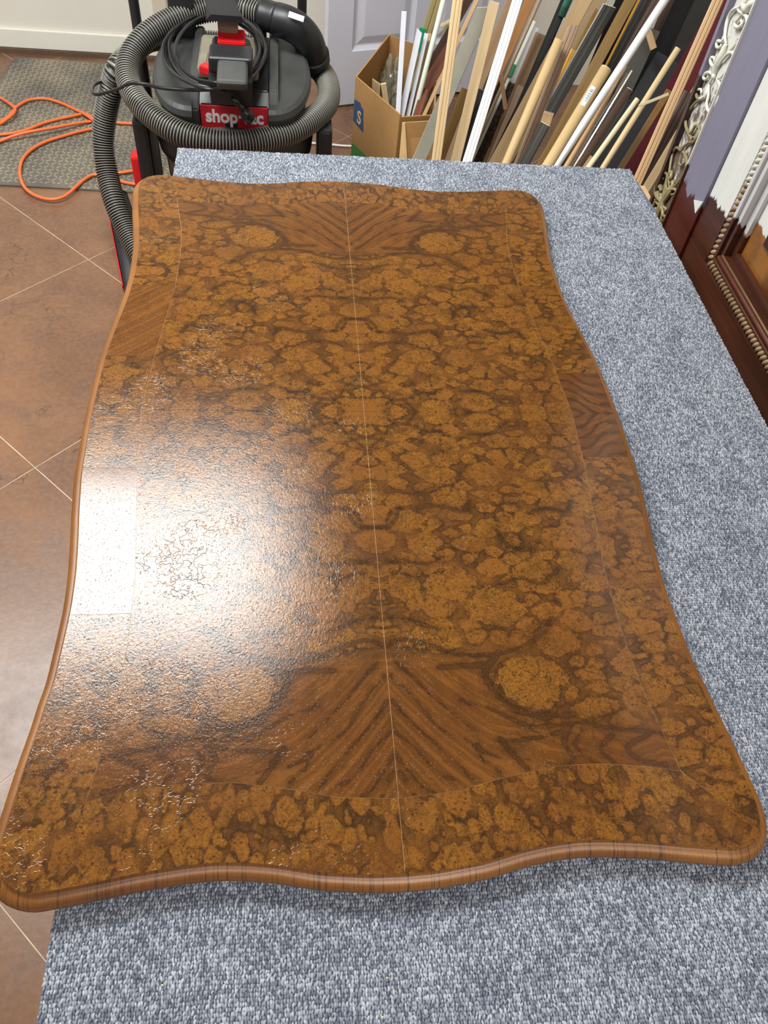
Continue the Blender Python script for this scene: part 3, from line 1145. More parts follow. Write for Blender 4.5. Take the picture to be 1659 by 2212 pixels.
# long foot of the cart with red flash
a0, a1 = atz(268, 628, 0.012), atz(250, 500, 0.012)
ft = bmesh.new()
q = [atz(270, 640, 0.004), atz(247, 520, 0.004), atz(320, 520, 0.004), atz(320, 640, 0.004)]
pr = [(0, 0), (0.06, 0.0), (0.11, 0.03), (0.13, 0.10), (0.15, 0.13)]
V = []
F = []
y0, y1 = q[0].y, q[1].y + 0.12
ang = math.atan2(q[1].x - q[0].x, q[1].y - q[0].y)
N_ = 14
for i in range(N_):
    s_ = i / (N_ - 1)
    yy = y0 + (y1 - y0) * s_
    xx = q[0].x + (q[1].x - q[0].x) * (yy - y0) / (q[1].y - q[0].y)
    h = 0.02 + 0.11 * math.sin(s_ * PI / 2) ** 1.2
    for dx_, z_ in ((0.0, 0.003), (0.004, h * .8), (0.016, h), (0.045, h * 1.02), (0.075, h * 0.9), (0.09, 0.003)):
        V.append((xx + dx_, yy, z_))
for i in range(N_ - 1):
    for k in range(6): F.append((i * 6 + k, i * 6 + (k + 1) % 6, (i + 1) * 6 + (k + 1) % 6, (i + 1) * 6 + k))
F += [tuple(range(6)), tuple(range((N_ - 1) * 6, N_ * 6))[::-1]]
foot = link('dolly_foot', mesh(V, F), M['blk'], vac, True)
V2, F2 = [], []
for i in range(1, N_ - 2):
    s_ = i / (N_ - 1)
    yy = y0 + (y1 - y0) * s_
    xx = q[0].x + (q[1].x - q[0].x) * (yy - y0) / (q[1].y - q[0].y)
    h = 0.02 + 0.11 * math.sin(s_ * PI / 2) ** 1.2
    V2 += [(xx - 0.003, yy, h * .28), (xx - 0.0028 + .0006, yy, h * .72), (xx + 0.001, yy, h * .76), (xx + 0.001, yy, h * .24)]
n_ = N_ - 3
for i in range(n_ - 1):
    for k in range(4): F2.append((i * 4 + k, i * 4 + (k + 1) % 4, (i + 1) * 4 + (k + 1) % 4, (i + 1) * 4 + k))
F2 += [(0, 1, 2, 3), tuple((n_ - 1) * 4 + k for k in (3, 2, 1, 0))]
st_ = link('stripe', mesh(V2, F2), M['redp'], foot)
st_['label'] = 'red stripe'


# head: base, two side lobes, central spine
def dshape(x0, side, grow=0.0):
    pts = []
    rx, ry = 0.125 + grow, 0.222 + grow
    for k in range(25):
        a = -PI / 2 + PI * k / 24
        pts.append((x0 + side * rx * math.cos(a) ** 0.85 if math.cos(a) > 0 else x0, VC.y + 0.03 + ry * math.sin(a)))
    return pts


def lobe(side):
    x0 = VC.x + side * 0.106
    levels = [(0.0, 0.53, -0.012), (0.0, 0.56, 0.0), (0.0, 0.575, -0.004), (0.0, 0.583, -0.014)]
    V, F = [], []
    for _, z, gr in levels:
        for p in dshape(x0, side, gr):
            tilt = (p[1] - VC.y) * 0.10
            V.append((p[0], p[1], z + tilt))
    n = 25
    for i in range(len(levels) - 1):
        for k in range(n): F.append((i * n + k, i * n + (k + 1) % n, (i + 1) * n + (k + 1) % n, (i + 1) * n + k))
    # slightly domed cap
    o = len(V)
    V.append((x0 + side * 0.045, VC.y, 0.590))
    for k in range(n): F.append(((len(levels) - 1) * n + k, (len(levels) - 1) * n + (k + 1) % n, o))
    F.append(tuple(range(n))[::-1])
    bm_ = bmesh.new()
    me = mesh(V, F)
    bm_.from_mesh(me)
    return bmo('lid_lobe', bm_, M['gry'], vac, False)


lobe(-1)
lobe(1)
lathe('head_base', [(0.165, 0.48), (0.165, 0.515), (0.155, 0.535), (0.12, 0.55)], M['blk'], vac, 64, VC)


def loft(name, sections, mat, parent, smooth=False):
    """sections: list of closed loops with equal count"""
    n = len(sections[0])
    V = [p for s_ in sections for p in s_]
    F = []
    for i in range(len(sections) - 1):
        for k in range(n): F.append((i * n + k, i * n + (k + 1) % n, (i + 1) * n + (k + 1) % n, (i + 1) * n + k))
    F += [tuple(range(n))[::-1], tuple((len(sections) - 1) * n + k for k in range(n))]
    bm_ = bmesh.new()
    bm_.from_mesh(mesh(V, F))
    return bmo(name, bm_, mat, parent, smooth)


# spine: profile in y/z extruded in x, with two raised cheeks either side of the label
def profx(name, prof, x0, x1, mat, parent, bev=0.004):
    bm_ = bmesh.new()
    a = [bm_.verts.new((x0, y, z)) for y, z in prof]
    b = [bm_.verts.new((x1, y, z)) for y, z in prof]
    bm_.faces.new(a)
    bm_.faces.new(b[::-1])
    k = len(prof)
    for i in range(k): bm_.faces.new((a[i], b[i], b[(i + 1) % k], a[(i + 1) % k]))
    if bev: bmesh.ops.bevel(bm_, geom=list(bm_.edges), offset=bev, segments=2, affect='EDGES')
    return bmo(name, bm_, mat, parent)


LY = 2.262
profx('spine', [(LY, 0.40), (LY, 0.562), (2.30, 0.590), (2.36, 0.600), (2.60, 0.615), (2.66, 0.58), (2.66, 0.49), (2.30, 0.40)], VC.x - 0.086, VC.x + 0.106, M['blk'], vac)
for x0, x1 in ((VC.x - 0.113, VC.x - 0.088), (VC.x + 0.109, VC.x + 0.134)):
    profx('cheek', [(LY - 0.008, 0.40), (LY - 0.008, 0.55), (2.29, 0.598), (2.40, 0.612), (2.62, 0.628), (2.68, 0.58), (2.68, 0.49), (2.30, 0.40)], x0, x1, M['gry'], vac)
# motor cover, dusty
box('motor_cover', (-0.165, 2.42, 0.625), (0.17, 0.22, 0.035), M['dusty'], vac, 0.014, seg=3)
for k in range(4):
    box('vent_rib', (-0.225 + 0.006 * k, 2.36, 0.6435), (0.003, 0.07, 0.004), M['dusty'], vac, 0.001)

# red label with lettering
lab = box('label_plate', (-0.150, LY - 0.003, 0.513), (0.19, 0.006, 0.100), M['label_red'], vac, 0.002)


def text(name, body, loc, rot, size, mat, parent, depth=0.0008, sx=1.0, offset=0.0, align='CENTER'):
    cu = bpy.data.curves.new(name, 'FONT')
    cu.body = body
    cu.size = size
    cu.extrude = depth
    cu.offset = offset
    cu.align_x = align
    cu.align_y = 'CENTER'
    o = bpy.data.objects.new(name, cu)
    COL.objects.link(o)
    dg = bpy.context.evaluated_depsgraph_get()
    me = bpy.data.meshes.new_from_object(o.evaluated_get(dg))
    COL.objects.unlink(o)
    bpy.data.objects.remove(o)
    M_ = Matrix.Translation(loc) @ rot @ Matrix.Diagonal((sx, 1, 1, 1))
    me.transform(M_)
    me.materials.clear()
    return link(name, me, mat, parent)


text('lettering', 'shop\u00b7vac', (-0.150, LY - 0.0066, 0.533), Matrix.Rotation(PI / 2, 4, 'X'), 0.049, M['whitep'], lab, 0.0006, 0.95, 0.0016)

# trigger housing, switch, grey button, grip
HC = atz(498, 118, 0.70)
loft('handle_housing', [
    [(HC.x - 0.055, HC.y - 0.07, .60), (HC.x + 0.055, HC.y - 0.07, .60), (HC.x + 0.05, HC.y + 0.09, .60), (HC.x - 0.05, HC.y + 0.09, .60)],
    [(HC.x - 0.058, HC.y - 0.068, .66), (HC.x + 0.058, HC.y - 0.068, .66), (HC.x + 0.054, HC.y + 0.08, .68), (HC.x - 0.054, HC.y + 0.08, .68)],
    [(HC.x - 0.055, HC.y - 0.05, .70), (HC.x + 0.055, HC.y - 0.05, .70), (HC.x + 0.05, HC.y + 0.07, .71), (HC.x - 0.05, HC.y + 0.07, .71)],
    [(HC.x - 0.045, HC.y - 0.03, .712), (HC.x + 0.045, HC.y - 0.03, .712), (HC.x + 0.042, HC.y + 0.06, .72), (HC.x - 0.042, HC.y + 0.06, .72)]], M['blk'], vac)
b0, b1 = atz(503, 122, 0.722), atz(502, 188, 0.695)
mid = (b0 + b1) / 2
sl = math.atan2(b0.z - b1.z, b0.y - b1.y)
btn = box('pedal', mid, (0.078, (b0 - b1).length, 0.026), M['gry'], vac, 0.011, Matrix.Rotation(sl, 4, 'X'), seg=3)
btn['label'] = 'grey hinged pedal'
w0, w1 = atz(470, 93, 0.735), atz(529, 93, 0.735)
wl = (w1 - w0).length
wm = (w0 + w1) / 2
sw = profx('rocker_switch', [(wm.y + .0, .724), (wm.y - .002, .736), (wm.y + .02, .738), (wm.y + .05, .752), (wm.y + .055, .724)], wm.x - wl / 2, wm.x + wl / 2, M['redp'], vac, 0.003)
sw['label'] = 'red rocker switch'
z0_, z1_ = atz(498, 98, 0.732), atz(498, 124, 0.732)
box('switch_bezel', ((z0_.x + z1_.x) / 2, (z0_.y + z1_.y) / 2, 0.712), (0.112, abs(z0_.y - z1_.y) + .012, 0.042), M['blk'], vac, 0.009, seg=3)
g0, g1 = atz(493, 74, 0.735), atz(492, 38, 0.775)
grip = bmesh.new()
for k in range(9):
    a = (k - 4) * 0.0055
    add_box(grip, ((g0.x + g1.x) / 2 + a, (g0.y + g1.y) / 2, (g0.z + g1.z) / 2 + 0.012 - abs(k - 4) * 0.0012), (0.0035, (g1 - g0).length, 0.03), Matrix.Rotation(math.atan2(g1.z - g0.z, g1.y - g0.y), 4, 'X'), 0.001)
add_box(grip, ((g0.x + g1.x) / 2, (g0.y + g1.y) / 2, (g0.z + g1.z) / 2 - 0.002), (0.052, (g1 - g0).length + .02, 0.036), Matrix.Rotation(math.atan2(g1.z - g0.z, g1.y - g0.y), 4, 'X'), 0.006)
bmo('grip', grip, M['dusty'], vac)
# black carry head above the grip
h0, h1, h2 = atz(487, 38, 0.795), atz(478, 12, 0.80), atz(470, -14, 0.80)
loft('carry_handle', [
    [(h0.x - .052, h0.y, .785), (h0.x + .052, h0.y, .785), (h0.x + .04, h0.y, .80), (h0.x - .036, h0.y, .80)],
    [(h1.x - .042, h1.y, .765), (h1.x + .05, h1.y, .765), (h1.x + .035, h1.y, .815), (h1.x - .04, h1.y, .815)],
    [(h2.x - .035, h2.y, .76), (h2.x + .05, h2.y, .76), (h2.x + .03, h2.y, .82), (h2.x - .03, h2.y, .82)],
    [(h2.x - .033, h2.y + .08, .76), (h2.x + .05, h2.y + .08, .76), (h2.x + .03, h2.y + .08, .81), (h2.x - .03, h2.y + .08, .81)]], M['blk'], vac)
rb = box('release_latch', atz(455, 152, 0.655), (0.055, 0.03, 0.022), M['redp'], vac, 0.004, Matrix.Rotation(-0.55, 4, 'Z'))
rb['label'] = 'red release latch'


# hose
def hose_mat():
    t = NT('ribbed_hose')
    r = t.attr('ridge')
    v = t.obj()
    n = t.noise(v, 5.0, 3)
    wear = t.math('MULTIPLY', t.ramp(r, [(0.55, 0.0), (0.98, 1.0)]), t.math('ADD', t.math('MULTIPLY', n, 0.9), 0.3))
    c = t.mix(wear, srgb(26, 26, 26), srgb(168, 162, 148))
    return t.out(c, 0.42)


M['hose'] = hose_mat()


def corrugated(name, pts, R0, R1, pitch, mat, parent, n=20):
    sub = 5
    P_, t_ = resample(pts, pitch / sub)
    k = np.arange(len(P_))
    wv = 0.5 + 0.5 * np.cos(2 * PI * k / sub)
    rad = R0 + (R1 - R0) * wv
    v, f = tube_data(P_, rad, n)
    me = mesh(v, f)
    at = me.attributes.new('ridge', 'FLOAT', 'POINT')
    at.data.foreach_set('value', np.repeat(wv, n).astype(np.float32))
    return link(name, me, mat, parent, True)


def zp(L_): return [tuple(atz(u, v, z)) for u, v, z in L_]


ring = zp([(570, 32, .675), (540, 24, .675), (510, 19, .672), (440, 22, .665), (375, 42, .65), (315, 80, .62), (280, 130, .58), (280, 185, .545), (320, 242, .52), (395, 290, .50), (500, 309, .49), (600, 295, .49), (665, 265, .495), (706, 225, .50), (708, 180, .51), (684, 145, .515)])
last = Vector(ring[-1])
ring += [(0.04, 2.72, .50), (-0.06, 2.80, .50), (-0.20, 2.83, .50), (-0.34, 2.80, .51), (-0.44, 2.74, .53)]
ring += zp([(263, 138, .55), (243, 180, .50), (228, 245, .41), (223, 310, .325), (232, 375, .25), (249, 440, .19), (275, 500, .135), (305, 560, .09), (350, 620, .05)])
hose = corrugated('hose', ring, 0.0295, 0.0352, 0.0084, M['hose'], vac)
# cuff and elbow
el = zp([(562, 31, .675), (580, 35, .675), (602, 42, .675)])
tube('hose_cuff', el, 0.042, M['blk'], vac, n=24)
elb = tube('elbow', zp([(598, 42, .675), (622, 50, .672), (648, 66, .655), (668, 92, .62), (676, 122, .575), (678, 140, .545)]), 0.0455, M['blk'], vac, n=24, step=.006)
tube('elbow_collar', zp([(676, 117, .583), (678, 131, .56)]), 0.0505, M['blk'], vac, n=24, step=.006)
sp_ = atz(640, 36, 0.7105)
stk = box('sticker', sp_, (0.045, 0.018, 0.001), M['whitep'], elb, rot=Matrix.Rotation(-0.25, 4, 'Z') @ Matrix.Rotation(0.55, 4, 'X') @ Matrix.Rotation(0.25, 4, 'Y'))
stk['label'] = 'small white sticker'

# cart handle: two tubes, posts
for (u, v, z) in ((299, 72, .56), (652, 30, .60)):
    b_ = atz(u, v, z)
    tube('handle_tube', [(b_.x, b_.y, .10), (b_.x, b_.y, .5), (b_.x, b_.y, 1.0), (b_.x + (.02 if u < 400 else -.02), b_.y + .01, 1.10)], 0.0155, M['blk'], vac, step=.05, n=14)
hx = atz(386, 15, .70)
box('handle_post', (hx.x, hx.y + .06, .52), (0.075, 0.035, 0.84), M['blk'], vac, 0.008)
hx2 = atz(560, 5, .70)
box('handle_post', (hx2.x, hx2.y + .06, .52), (0.036, 0.035, 0.84), M['blk'], vac, 0.008)
b_ = atz(299, 72, .56)
b2_ = atz(652, 30, .60)
tube('handle_bar', [(b_.x + .02, b_.y + .01, 1.10), (b_.x + .06, b_.y + .01, 1.13), (b2_.x - .06, b2_.y + .01, 1.13), (b2_.x - .02, b2_.y + .01, 1.10)], 0.0155, M['blk'], vac, step=.02, n=14)

# power cord coil + plug
M['cord'] = plain('black_cord_jacket', srgb(30, 30, 32), 0.3, var=0.2)
cp = []
r_ = random.Random(3)
loops = [(462, 108, 108, 80, .66), (456, 112, 98, 76, .675), (468, 104, 104, 84, .69), (462, 110, 112, 82, .70), (470, 106, 92, 74, .71), (460, 112, 104, 78, .672)]
for li, (cu, cv, ru, rv, z) in enumerate(loops):
    for k in range(12):
        a = 2 * PI * k / 12 + PI / 2
        zz = z - 0.035 + 0.012 * math.sin(3 * a + li)
        cp.append(tuple(atz(cu + ru * math.cos(a) + r_.uniform(-3, 3), cv + rv * math.sin(a) + r_.uniform(-3, 3), zz)))
cp += zp([(470, 192, .66), (440, 194, .645), (400, 194, .63), (350, 190, .62), (320, 183, .615), (295, 180, .612), (275, 182, .60), (255, 192, .575), (225, 201, .545), (207, 204, .535), (199, 196, .53), (203, 184, .52), (215, 178, .51), (232, 176, .495)])
tube('power_cord', cp, 0.0048, M['cord'], vac, step=.008, n=8)
p0, p1, p2 = atz(500, 205, .625), atz(520, 226, .60), Vector((0, 0, 0))
pl = zp([(468, 192, .655), (490, 200, .645), (503, 212, .625)])
tube('cord_tail', pl, 0.0048, M['cord'], vac, step=.008, n=8)
a_, b__ = atz(503, 212, .632), aty(552, 270, LY - 0.075)
ax = (b__ - a_)
def seg_tube(name, pts, radii, mat, parent, n=14):
    v, f = tube_data(np.array([tuple(p) for p in pts]), radii, n)
    return link(name, mesh(v, f), mat, parent, True)


plug = seg_tube('plug', [a_ + ax * t_ for t_ in (0, .08, .1, .18, .2, .28, .3, .38, .4, .46, .50, .62, .74, .78)], [.0055, .0055, .0085, .0085, .0068, .0068, .0092, .0092, .0072, .0072, .0150, .0170, .0165, .0145], M['cord'], vac)
an = ax.normalized()
side_ = an.cross(Vector((0, -1, 0.3))).normalized()
for s_ in (-1, 1):
    c0_ = a_ + ax * .77 + side_ * (0.0065 * s_)
    seg_tube('prong', [c0_, c0_ + an * 0.017], [.0028, .0024], M['metal'], plug, 6)

# ------------------------------------------------------------------ cardboard box
def cardboard():
    t = NT('corrugated_cardboard')
    v = t.obj()
    n = t.noise(v, 60.0, 4)
    n2 = t.noise(v, 5.0, 3)
    c = t.mix(n2, srgb(168, 126, 78), srgb(190, 146, 94))
    c = t.mix(t.math('MULTIPLY', t.ramp(n, [(0.5, 0.0), (0.8, 1.0)]), 0.35), c, srgb(146, 106, 62))
    return t.out(c, 0.8, spec=0.2)


M['card'] = cardboard()
M['card_edge'] = plain('cardboard_cut_edge', srgb(214, 176, 124), 0.85)
M['green'] = plain('green_tape', srgb(44, 150, 104), 0.35, var=0.1)
M['greenp'] = plain('green_print', srgb(74, 140, 74), 0.8, var=0.05)
M['blue'] = plain('blue_print', srgb(52, 78, 112), 0.8, var=0.05)
ZT_ = 0.42
bA, bB, bD = atz(768, 165, ZT_), atz(864, 248, ZT_), atz(840, 74, 0.44)
bC = atz(942, 247, ZT_ - 0.01)
bE = Vector((bC.x + 0.06, bD.y - 0.08, ZT_))
crate = empty('cardboard_box', ((bA.x + bC.x) / 2, (bA.y + bC.y) / 2 + .1, 0), 'open brown cardboard box holding narrow offcuts, with a white letter on a blue square', 'box')


def wall_panel(name, p0, p1, z0, z1a, z1b, th, mat, parent):
    d = Vector((p1.x - p0.x, p1.y - p0.y, 0)).normalized()
    nrm = Vector((-d.y, d.x, 0)) * th
    V = []
    for off in (Vector((0, 0, 0)), nrm):
        V += [Vector((p0.x, p0.y, z0)) + off, Vector((p1.x, p1.y, z0)) + off, Vector((p1.x, p1.y, z1b)) + off, Vector((p0.x, p0.y, z1a)) + off]
    F = [(0, 1, 2, 3), (7, 6, 5, 4), (0, 4, 5, 1), (1, 5, 6, 2), (2, 6, 7, 3), (3, 7, 4, 0)]
    bm_ = bmesh.new()
    bm_.from_mesh(mesh(V, F))
    return bmo(name, bm_, mat, parent)


def shr(p, k=0.94):
    c = Vector(((bA.x + bC.x) / 2, (bA.y + bE.y) / 2, 0))
    return Vector((c.x + (p.x - c.x) * k, c.y + (p.y - c.y) * k, p.z))


pn = wall_panel('side_panel', bA, bB, 0.004, ZT_, ZT_, 0.005, M['card'], crate)
wall_panel('side_panel', bB, bC, 0.004, ZT_ - .008, ZT_ - .012, 0.005, M['card'], crate)
wall_panel('side_panel', bC, bE, 0.004, ZT_ - .03, ZT_, 0.005, M['card'], crate)
wall_panel('side_panel', bE, bD, 0.004, ZT_, ZT_ + .02, 0.005, M['card'], crate)
wall_panel('side_panel', bD, bA, 0.004, ZT_ + .02, ZT_, 0.005, M['card'], crate)
mid_ = bmesh.new()
base_ = [(p.x, p.y) for p in (bA, bB, bC, bE, bD)]
multi('bottom_panel', [prism_data([tuple(shr(Vector((x, y, 0)), .98).xy) for x, y in base_], 0.001, 0.0038)], M['card'], crate, smooth=False)
# folded flap hanging on the front face and its pale edge
f0, f1 = bB + Vector((0.012, -0.012, -0.02)), bC + Vector((0.0, -0.02, -0.012))
V = [f0, f1, Vector((f1.x + .01, f1.y - .05, .20)), Vector((f0.x + 0.035, f0.y - .07, .20))]
V += [p + Vector((0, .006, 0)) for p in V]
bm_ = bmesh.new()
bm_.from_mesh(mesh(V, [(0, 1, 2, 3), (7, 6, 5, 4), (0, 4, 5, 1), (1, 5, 6, 2), (2, 6, 7, 3), (3, 7, 4, 0)]))
bmo('front_flap', bm_, M['card'], crate)
V = [f0 + Vector((-.004, -.002, 0)), f0 + Vector((.006, -.002, 0)), Vector((f0.x + .035, f0.y - .075, .20)), Vector((f0.x - .004, f0.y - .035, .20))]
V += [p + Vector((0.001, .006, 0)) for p in V]
bm_ = bmesh.new()
bm_.from_mesh(mesh(V, [(0, 1, 2, 3), (7, 6, 5, 4), (0, 4, 5, 1), (1, 5, 6, 2), (2, 6, 7, 3), (3, 7, 4, 0)]))
cf = bmo('corner_flap', bm_, M['card_edge'], crate)
cf['label'] = 'pale inner flap'
# printing on the left face: blue field with letter, green strip at the foot
dab = (bB - bA)
dab.z = 0
lab_ = dab.length
dab.normalize()
nab = Vector((dab.y, -dab.x, 0))


def on_ab(s_, z, off=0.0006):
    p = Vector((bA.x, bA.y, 0)) + dab * s_ + nab * off
    return Vector((p.x, p.y, z))


def decal(name, pts, mat, off=0.0006, th=0.0004):
    a = [on_ab(s_, z, off) for s_, z in pts]
    b = [on_ab(s_, z, off - th) for s_, z in pts]
    k = len(a)
    F = [tuple(range(k)), tuple(range(k, 2 * k))[::-1]] + [(i, (i + 1) % k, k + (i + 1) % k, k + i) for i in range(k)]
    bm_ = bmesh.new()
    bm_.from_mesh(mesh(a + b, F))
    return bmo(name, bm_, mat, pn)


def ab_from_px(u, v):
    w = Vector(ray(u, v))
    P0 = Vector((bA.x, bA.y, 0))
    o_ = Vector((0, 0, CH))
    t_ = (P0 - o_).dot(nab) / w.dot(nab)
    p = o_ + w * t_
    return ((p - P0).dot(dab), p.z)


bl = decal('blue_print', [(0.002, ab_from_px(768, 216)[1]), ab_from_px(779, 222), ab_from_px(780, 230), ab_from_px(785, 236), ab_from_px(785, 287), (0.002, ab_from_px(771, 268)[1])], M['blue'])
sa = ab_from_px(775, 253)
Rm = Matrix(((dab.x, 0, nab.x, 0), (dab.y, 0, nab.y, 0), (0, 1, 0, 0), (0, 0, 0, 1)))
text('letter', 'S', on_ab(sa[0] + .004, sa[1] - .002, 0.0012), Rm, 0.062, M['card_edge'], bl, 0.0003, 1.0, 0.001)
gz = ab_from_px(780, 330)[1]
decal('green_print', [(0.0, gz - .05), (0.2, gz - .05), (0.205, gz + .004), (0.19, gz + .009), (0.0, gz + .006)], M['greenp'])


# ------------------------------------------------------------------ loose lengths of moulding, dowels and boards
def prof_rect(w, t): return [(-w / 2, -t / 2), (w / 2, -t / 2), (w / 2, t / 2), (-w / 2, t / 2)]


def prof_round(w, t): return [(w / 2 * math.cos(2 * PI * k / 18), w / 2 * math.sin(2 * PI * k / 18)) for k in range(18)]


def prof_mould(w, t):   # shallow grooves in the face towards -y
    x = w / 2
    return [(-x, t / 2), (-x, -t * .36), (-x * .8, -t * .45), (-x * .35, -t * .48), (-x * .28, -t * .34), (-x * .14, -t * .34), (-x * .05, -t * .47), (x * .38, -t * .5), (x * .44, -t * .36), (x * .54, -t * .36), (x * .62, -t * .46), (x * .9, -t * .42), (x, -t * .3), (x, t / 2)]


def prof_step(w, t):
    x = w / 2
    return [(-x, t / 2), (-x, -t * .1), (-x * .7, -t * .1), (-x * .66, -t * .35), (-x * .2, -t * .35), (-x * .14, -t * .5), (x * .8, -t * .5), (x, -t * .38), (x, t / 2)]


PROF = dict(board=prof_rect, round=prof_round, mould=prof_mould, step=prof_step)


def stick(name, cat, label, prof, u0, v0, u1, v1, wpx, Y0, Y1, mat, thick=0.4, over=0.0, endmat=None, roll=0.0, floor_=True, zmin=0.006, w1px=None, cut=0.0, group=None):
    """(u0,v0) upper end at depth Y0, (u1,v1) a lower point at depth Y1; the piece runs on down to the floor"""
    A, B = aty(u0, v0, Y0), aty(u1, v1, Y1)
    ax = (A - B).normalized()
    if over: A = A + ax * over
    if floor_:
        k = (B.z - zmin) / ax.z
        Bf = B - ax * k
    else:
        Bf = B
    midp = (A + B) / 2
    L_ = (A - Bf).length
    w = wpx * cdepth((aty(u0, v0, Y0) + B) / 2) / FPX
    th = w if prof == 'round' else (w * thick if thick <= 1.0 else thick / 1000.0)
    view = (midp - Vector((0, 0, CH))).normalized()
    wd = ax.cross(view).normalized()
    if wd.x < 0: wd = -wd
    if roll: wd = Matrix.Rotation(math.radians(roll), 3, ax) @ wd
    nn = ax.cross(wd).normalized()      # local y
    pf = PROF[prof](w, th)
    n = len(pf)
    if nn.dot(view) < 0: nn = -nn
    # keep right handed: x=wd, y=nn, z=ax  -> check
    if wd.cross(nn).dot(ax) < 0: pf = [(-a, b) for a, b in pf]; wd = -wd
    V = [(a, b, 0) for a, b in pf] + [(a, b, L_ + (cut * a if cut else 0)) for a, b in pf]
    F = [tuple(range(n)), tuple(range(n, 2 * n))] + [(i, (i + 1) % n, n + (i + 1) % n, n + i) for i in range(n)]
    bm_ = bmesh.new()
    bm_.from_mesh(mesh(V, F))
    bmesh.ops.recalc_face_normals(bm_, faces=bm_.faces)
    if prof in ('board', 'step'):
        bmesh.ops.bevel(bm_, geom=[e for e in bm_.edges], offset=min(0.0012, th * .15), segments=1, affect='EDGES')
    me = bpy.data.meshes.new('m')
    bm_.to_mesh(me)
    bm_.free()
    o = link(name, me, mat, None, prof == 'round')
    if prof == 'round':
        for p in me.polygons:
            if abs(p.normal.z) > .9: p.use_smooth = False
    o.matrix_world = Matrix(((wd.x, nn.x, ax.x, Bf.x), (wd.y, nn.y, ax.y, Bf.y), (wd.z, nn.z, ax.z, Bf.z), (0, 0, 0, 1)))
    tag(o, label, cat, group)
    if endmat:
        V = [(a * .97, b * .97, L_ + (cut * a if cut else 0) - .0005) for a, b in pf] + [(a * .97, b * .97, L_ + (cut * a if cut else 0) + 0.0012) for a, b in pf]
        bm_ = bmesh.new()
        bm_.from_mesh(mesh(V, F))
        me = bpy.data.meshes.new('m')
        bmesh.ops.recalc_face_normals(bm_, faces=bm_.faces)
        bm_.to_mesh(me)
        bm_.free()
        e = link('cut_end', me, endmat)
        e.parent = o
        e['label'] = 'pale raw cut end'
    return o


pine = wood('pine', srgb(210, 180, 132), srgb(230, 204, 160), 0.5)
pineO = wood('orange_pine', srgb(200, 158, 112), srgb(220, 184, 140), 0.5)
tan = wood('tan_wood', srgb(178, 146, 104), srgb(200, 168, 124), 0.5)
beige = wood('beige_wood', srgb(186, 156, 114), srgb(206, 178, 136), 0.5)
pink = wood('pinkish_wood', srgb(148, 120, 98), srgb(174, 144, 118), 0.5)
taupe = wood('taupe_fibreboard', srgb(146, 116, 84), srgb(166, 134, 100), 0.7)
cara = wood('caramel_wood', srgb(146, 96, 46), srgb(168, 116, 62), 0.45)
mahog = wood('mahogany', srgb(104, 52, 30), srgb(134, 70, 40), 0.4)
dkbr = wood('dark_brown_wood', srgb(66, 46, 38), srgb(88, 64, 52), 0.45)
olive = wood('old_gold_wood', srgb(112, 84, 36), srgb(140, 106, 52), 0.4)
cream = wood('cream_wood', srgb(226, 208, 166), srgb(240, 226, 190), 0.5)
whitepaint = plain('white_gloss_paint', srgb(236, 236, 238), 0.35, var=0.02)
lilacw = plain('cool_white_primer', srgb(212, 212, 222), 0.4, var=0.03)
mint = plain('mint_white_plastic', srgb(214, 222, 206), 0.4, var=0.03)
silver = plain('brushed_silver_leaf', srgb(158, 154, 140), 0.35, 0.25, var=0.08, scale=20)
steel = plain('grey_steel_paint', srgb(96, 94, 88), 0.35, 0.3, var=0.08)
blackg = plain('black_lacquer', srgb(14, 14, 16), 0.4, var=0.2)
char = plain('charcoal_finish', srgb(40, 38, 35), 0.4, var=0.15)
gblack = plain('greenish_black_finish', srgb(46, 44, 36), 0.35, var=0.15)
gold = plain('gold_leaf', srgb(190, 136, 44), 0.35, 0.4, var=0.15)
velvet = plain('dark_red_panel', srgb(92, 14, 24), 0.7, var=0.15)
slate = plain('slate_black_panel', srgb(24, 25, 29), 0.5, var=0.12)
kraft = plain('kraft_tube', srgb(200, 170, 122), 0.6, var=0.04)
olivek = plain('olive_kraft_board', srgb(166, 148, 98), 0.7, var=0.05)

S_ = stick
# in the cardboard box
S_('trim_strip', 'strip', 'white square strip standing tallest at the left of the open cardboard box', 'board', 873, 26, 860, 240, 11, 2.86, 2.72, lilacw, .8, endmat=whitepaint)
S_('trim_strip', 'strip', 'flat white strip with slanted top, second from the left in the cardboard box', 'board', 906, 68, 870, 236, 13, 2.88, 2.74, lilacw, .5, endmat=whitepaint, cut=-.6)
S_('trim_strip', 'strip', 'narrow white strip, third from the left in the cardboard box', 'board', 921, 74, 884, 237, 9, 2.90, 2.76, lilacw, .7, endmat=whitepaint)
S_('wood_lath', 'strip', 'very thin golden brown lath beside the third white strip in the box', 'board', 929, 72, 893, 238, 6, 2.93, 2.80, tan, .5)
S_('wood_lath', 'strip', 'thin olive-brown lath low in the box between two white strips', 'board', 924, 140, 884, 240, 8, 2.95, 2.86, olive, .5)
S_('white_rod', 'rod', 'long cream-white rod rising out of the box past its green tape', 'round', 958, 0, 897, 240, 11, 2.86, 2.74, mint, over=.25)
S_('corner_protector', 'board', 'folded olive kraft corner protector at the back of the cardboard box', 'mould', 948, 0, 926, 70, 30, 3.0, 3.0, olivek, .3, over=.2, zmin=.02)
S_('wood_block', 'offcut', 'reddish brown offcut leaning low in the cardboard box', 'board', 918, 192, 903, 240, 16, 2.78, 2.72, mahog, .4)
S_('wood_lath', 'strip', 'slender pinkish lath leaning from the box up behind the grooved pine board', 'board', 1030, 0, 920, 240, 8, 2.75, 2.66, pineO, .5, over=.2)
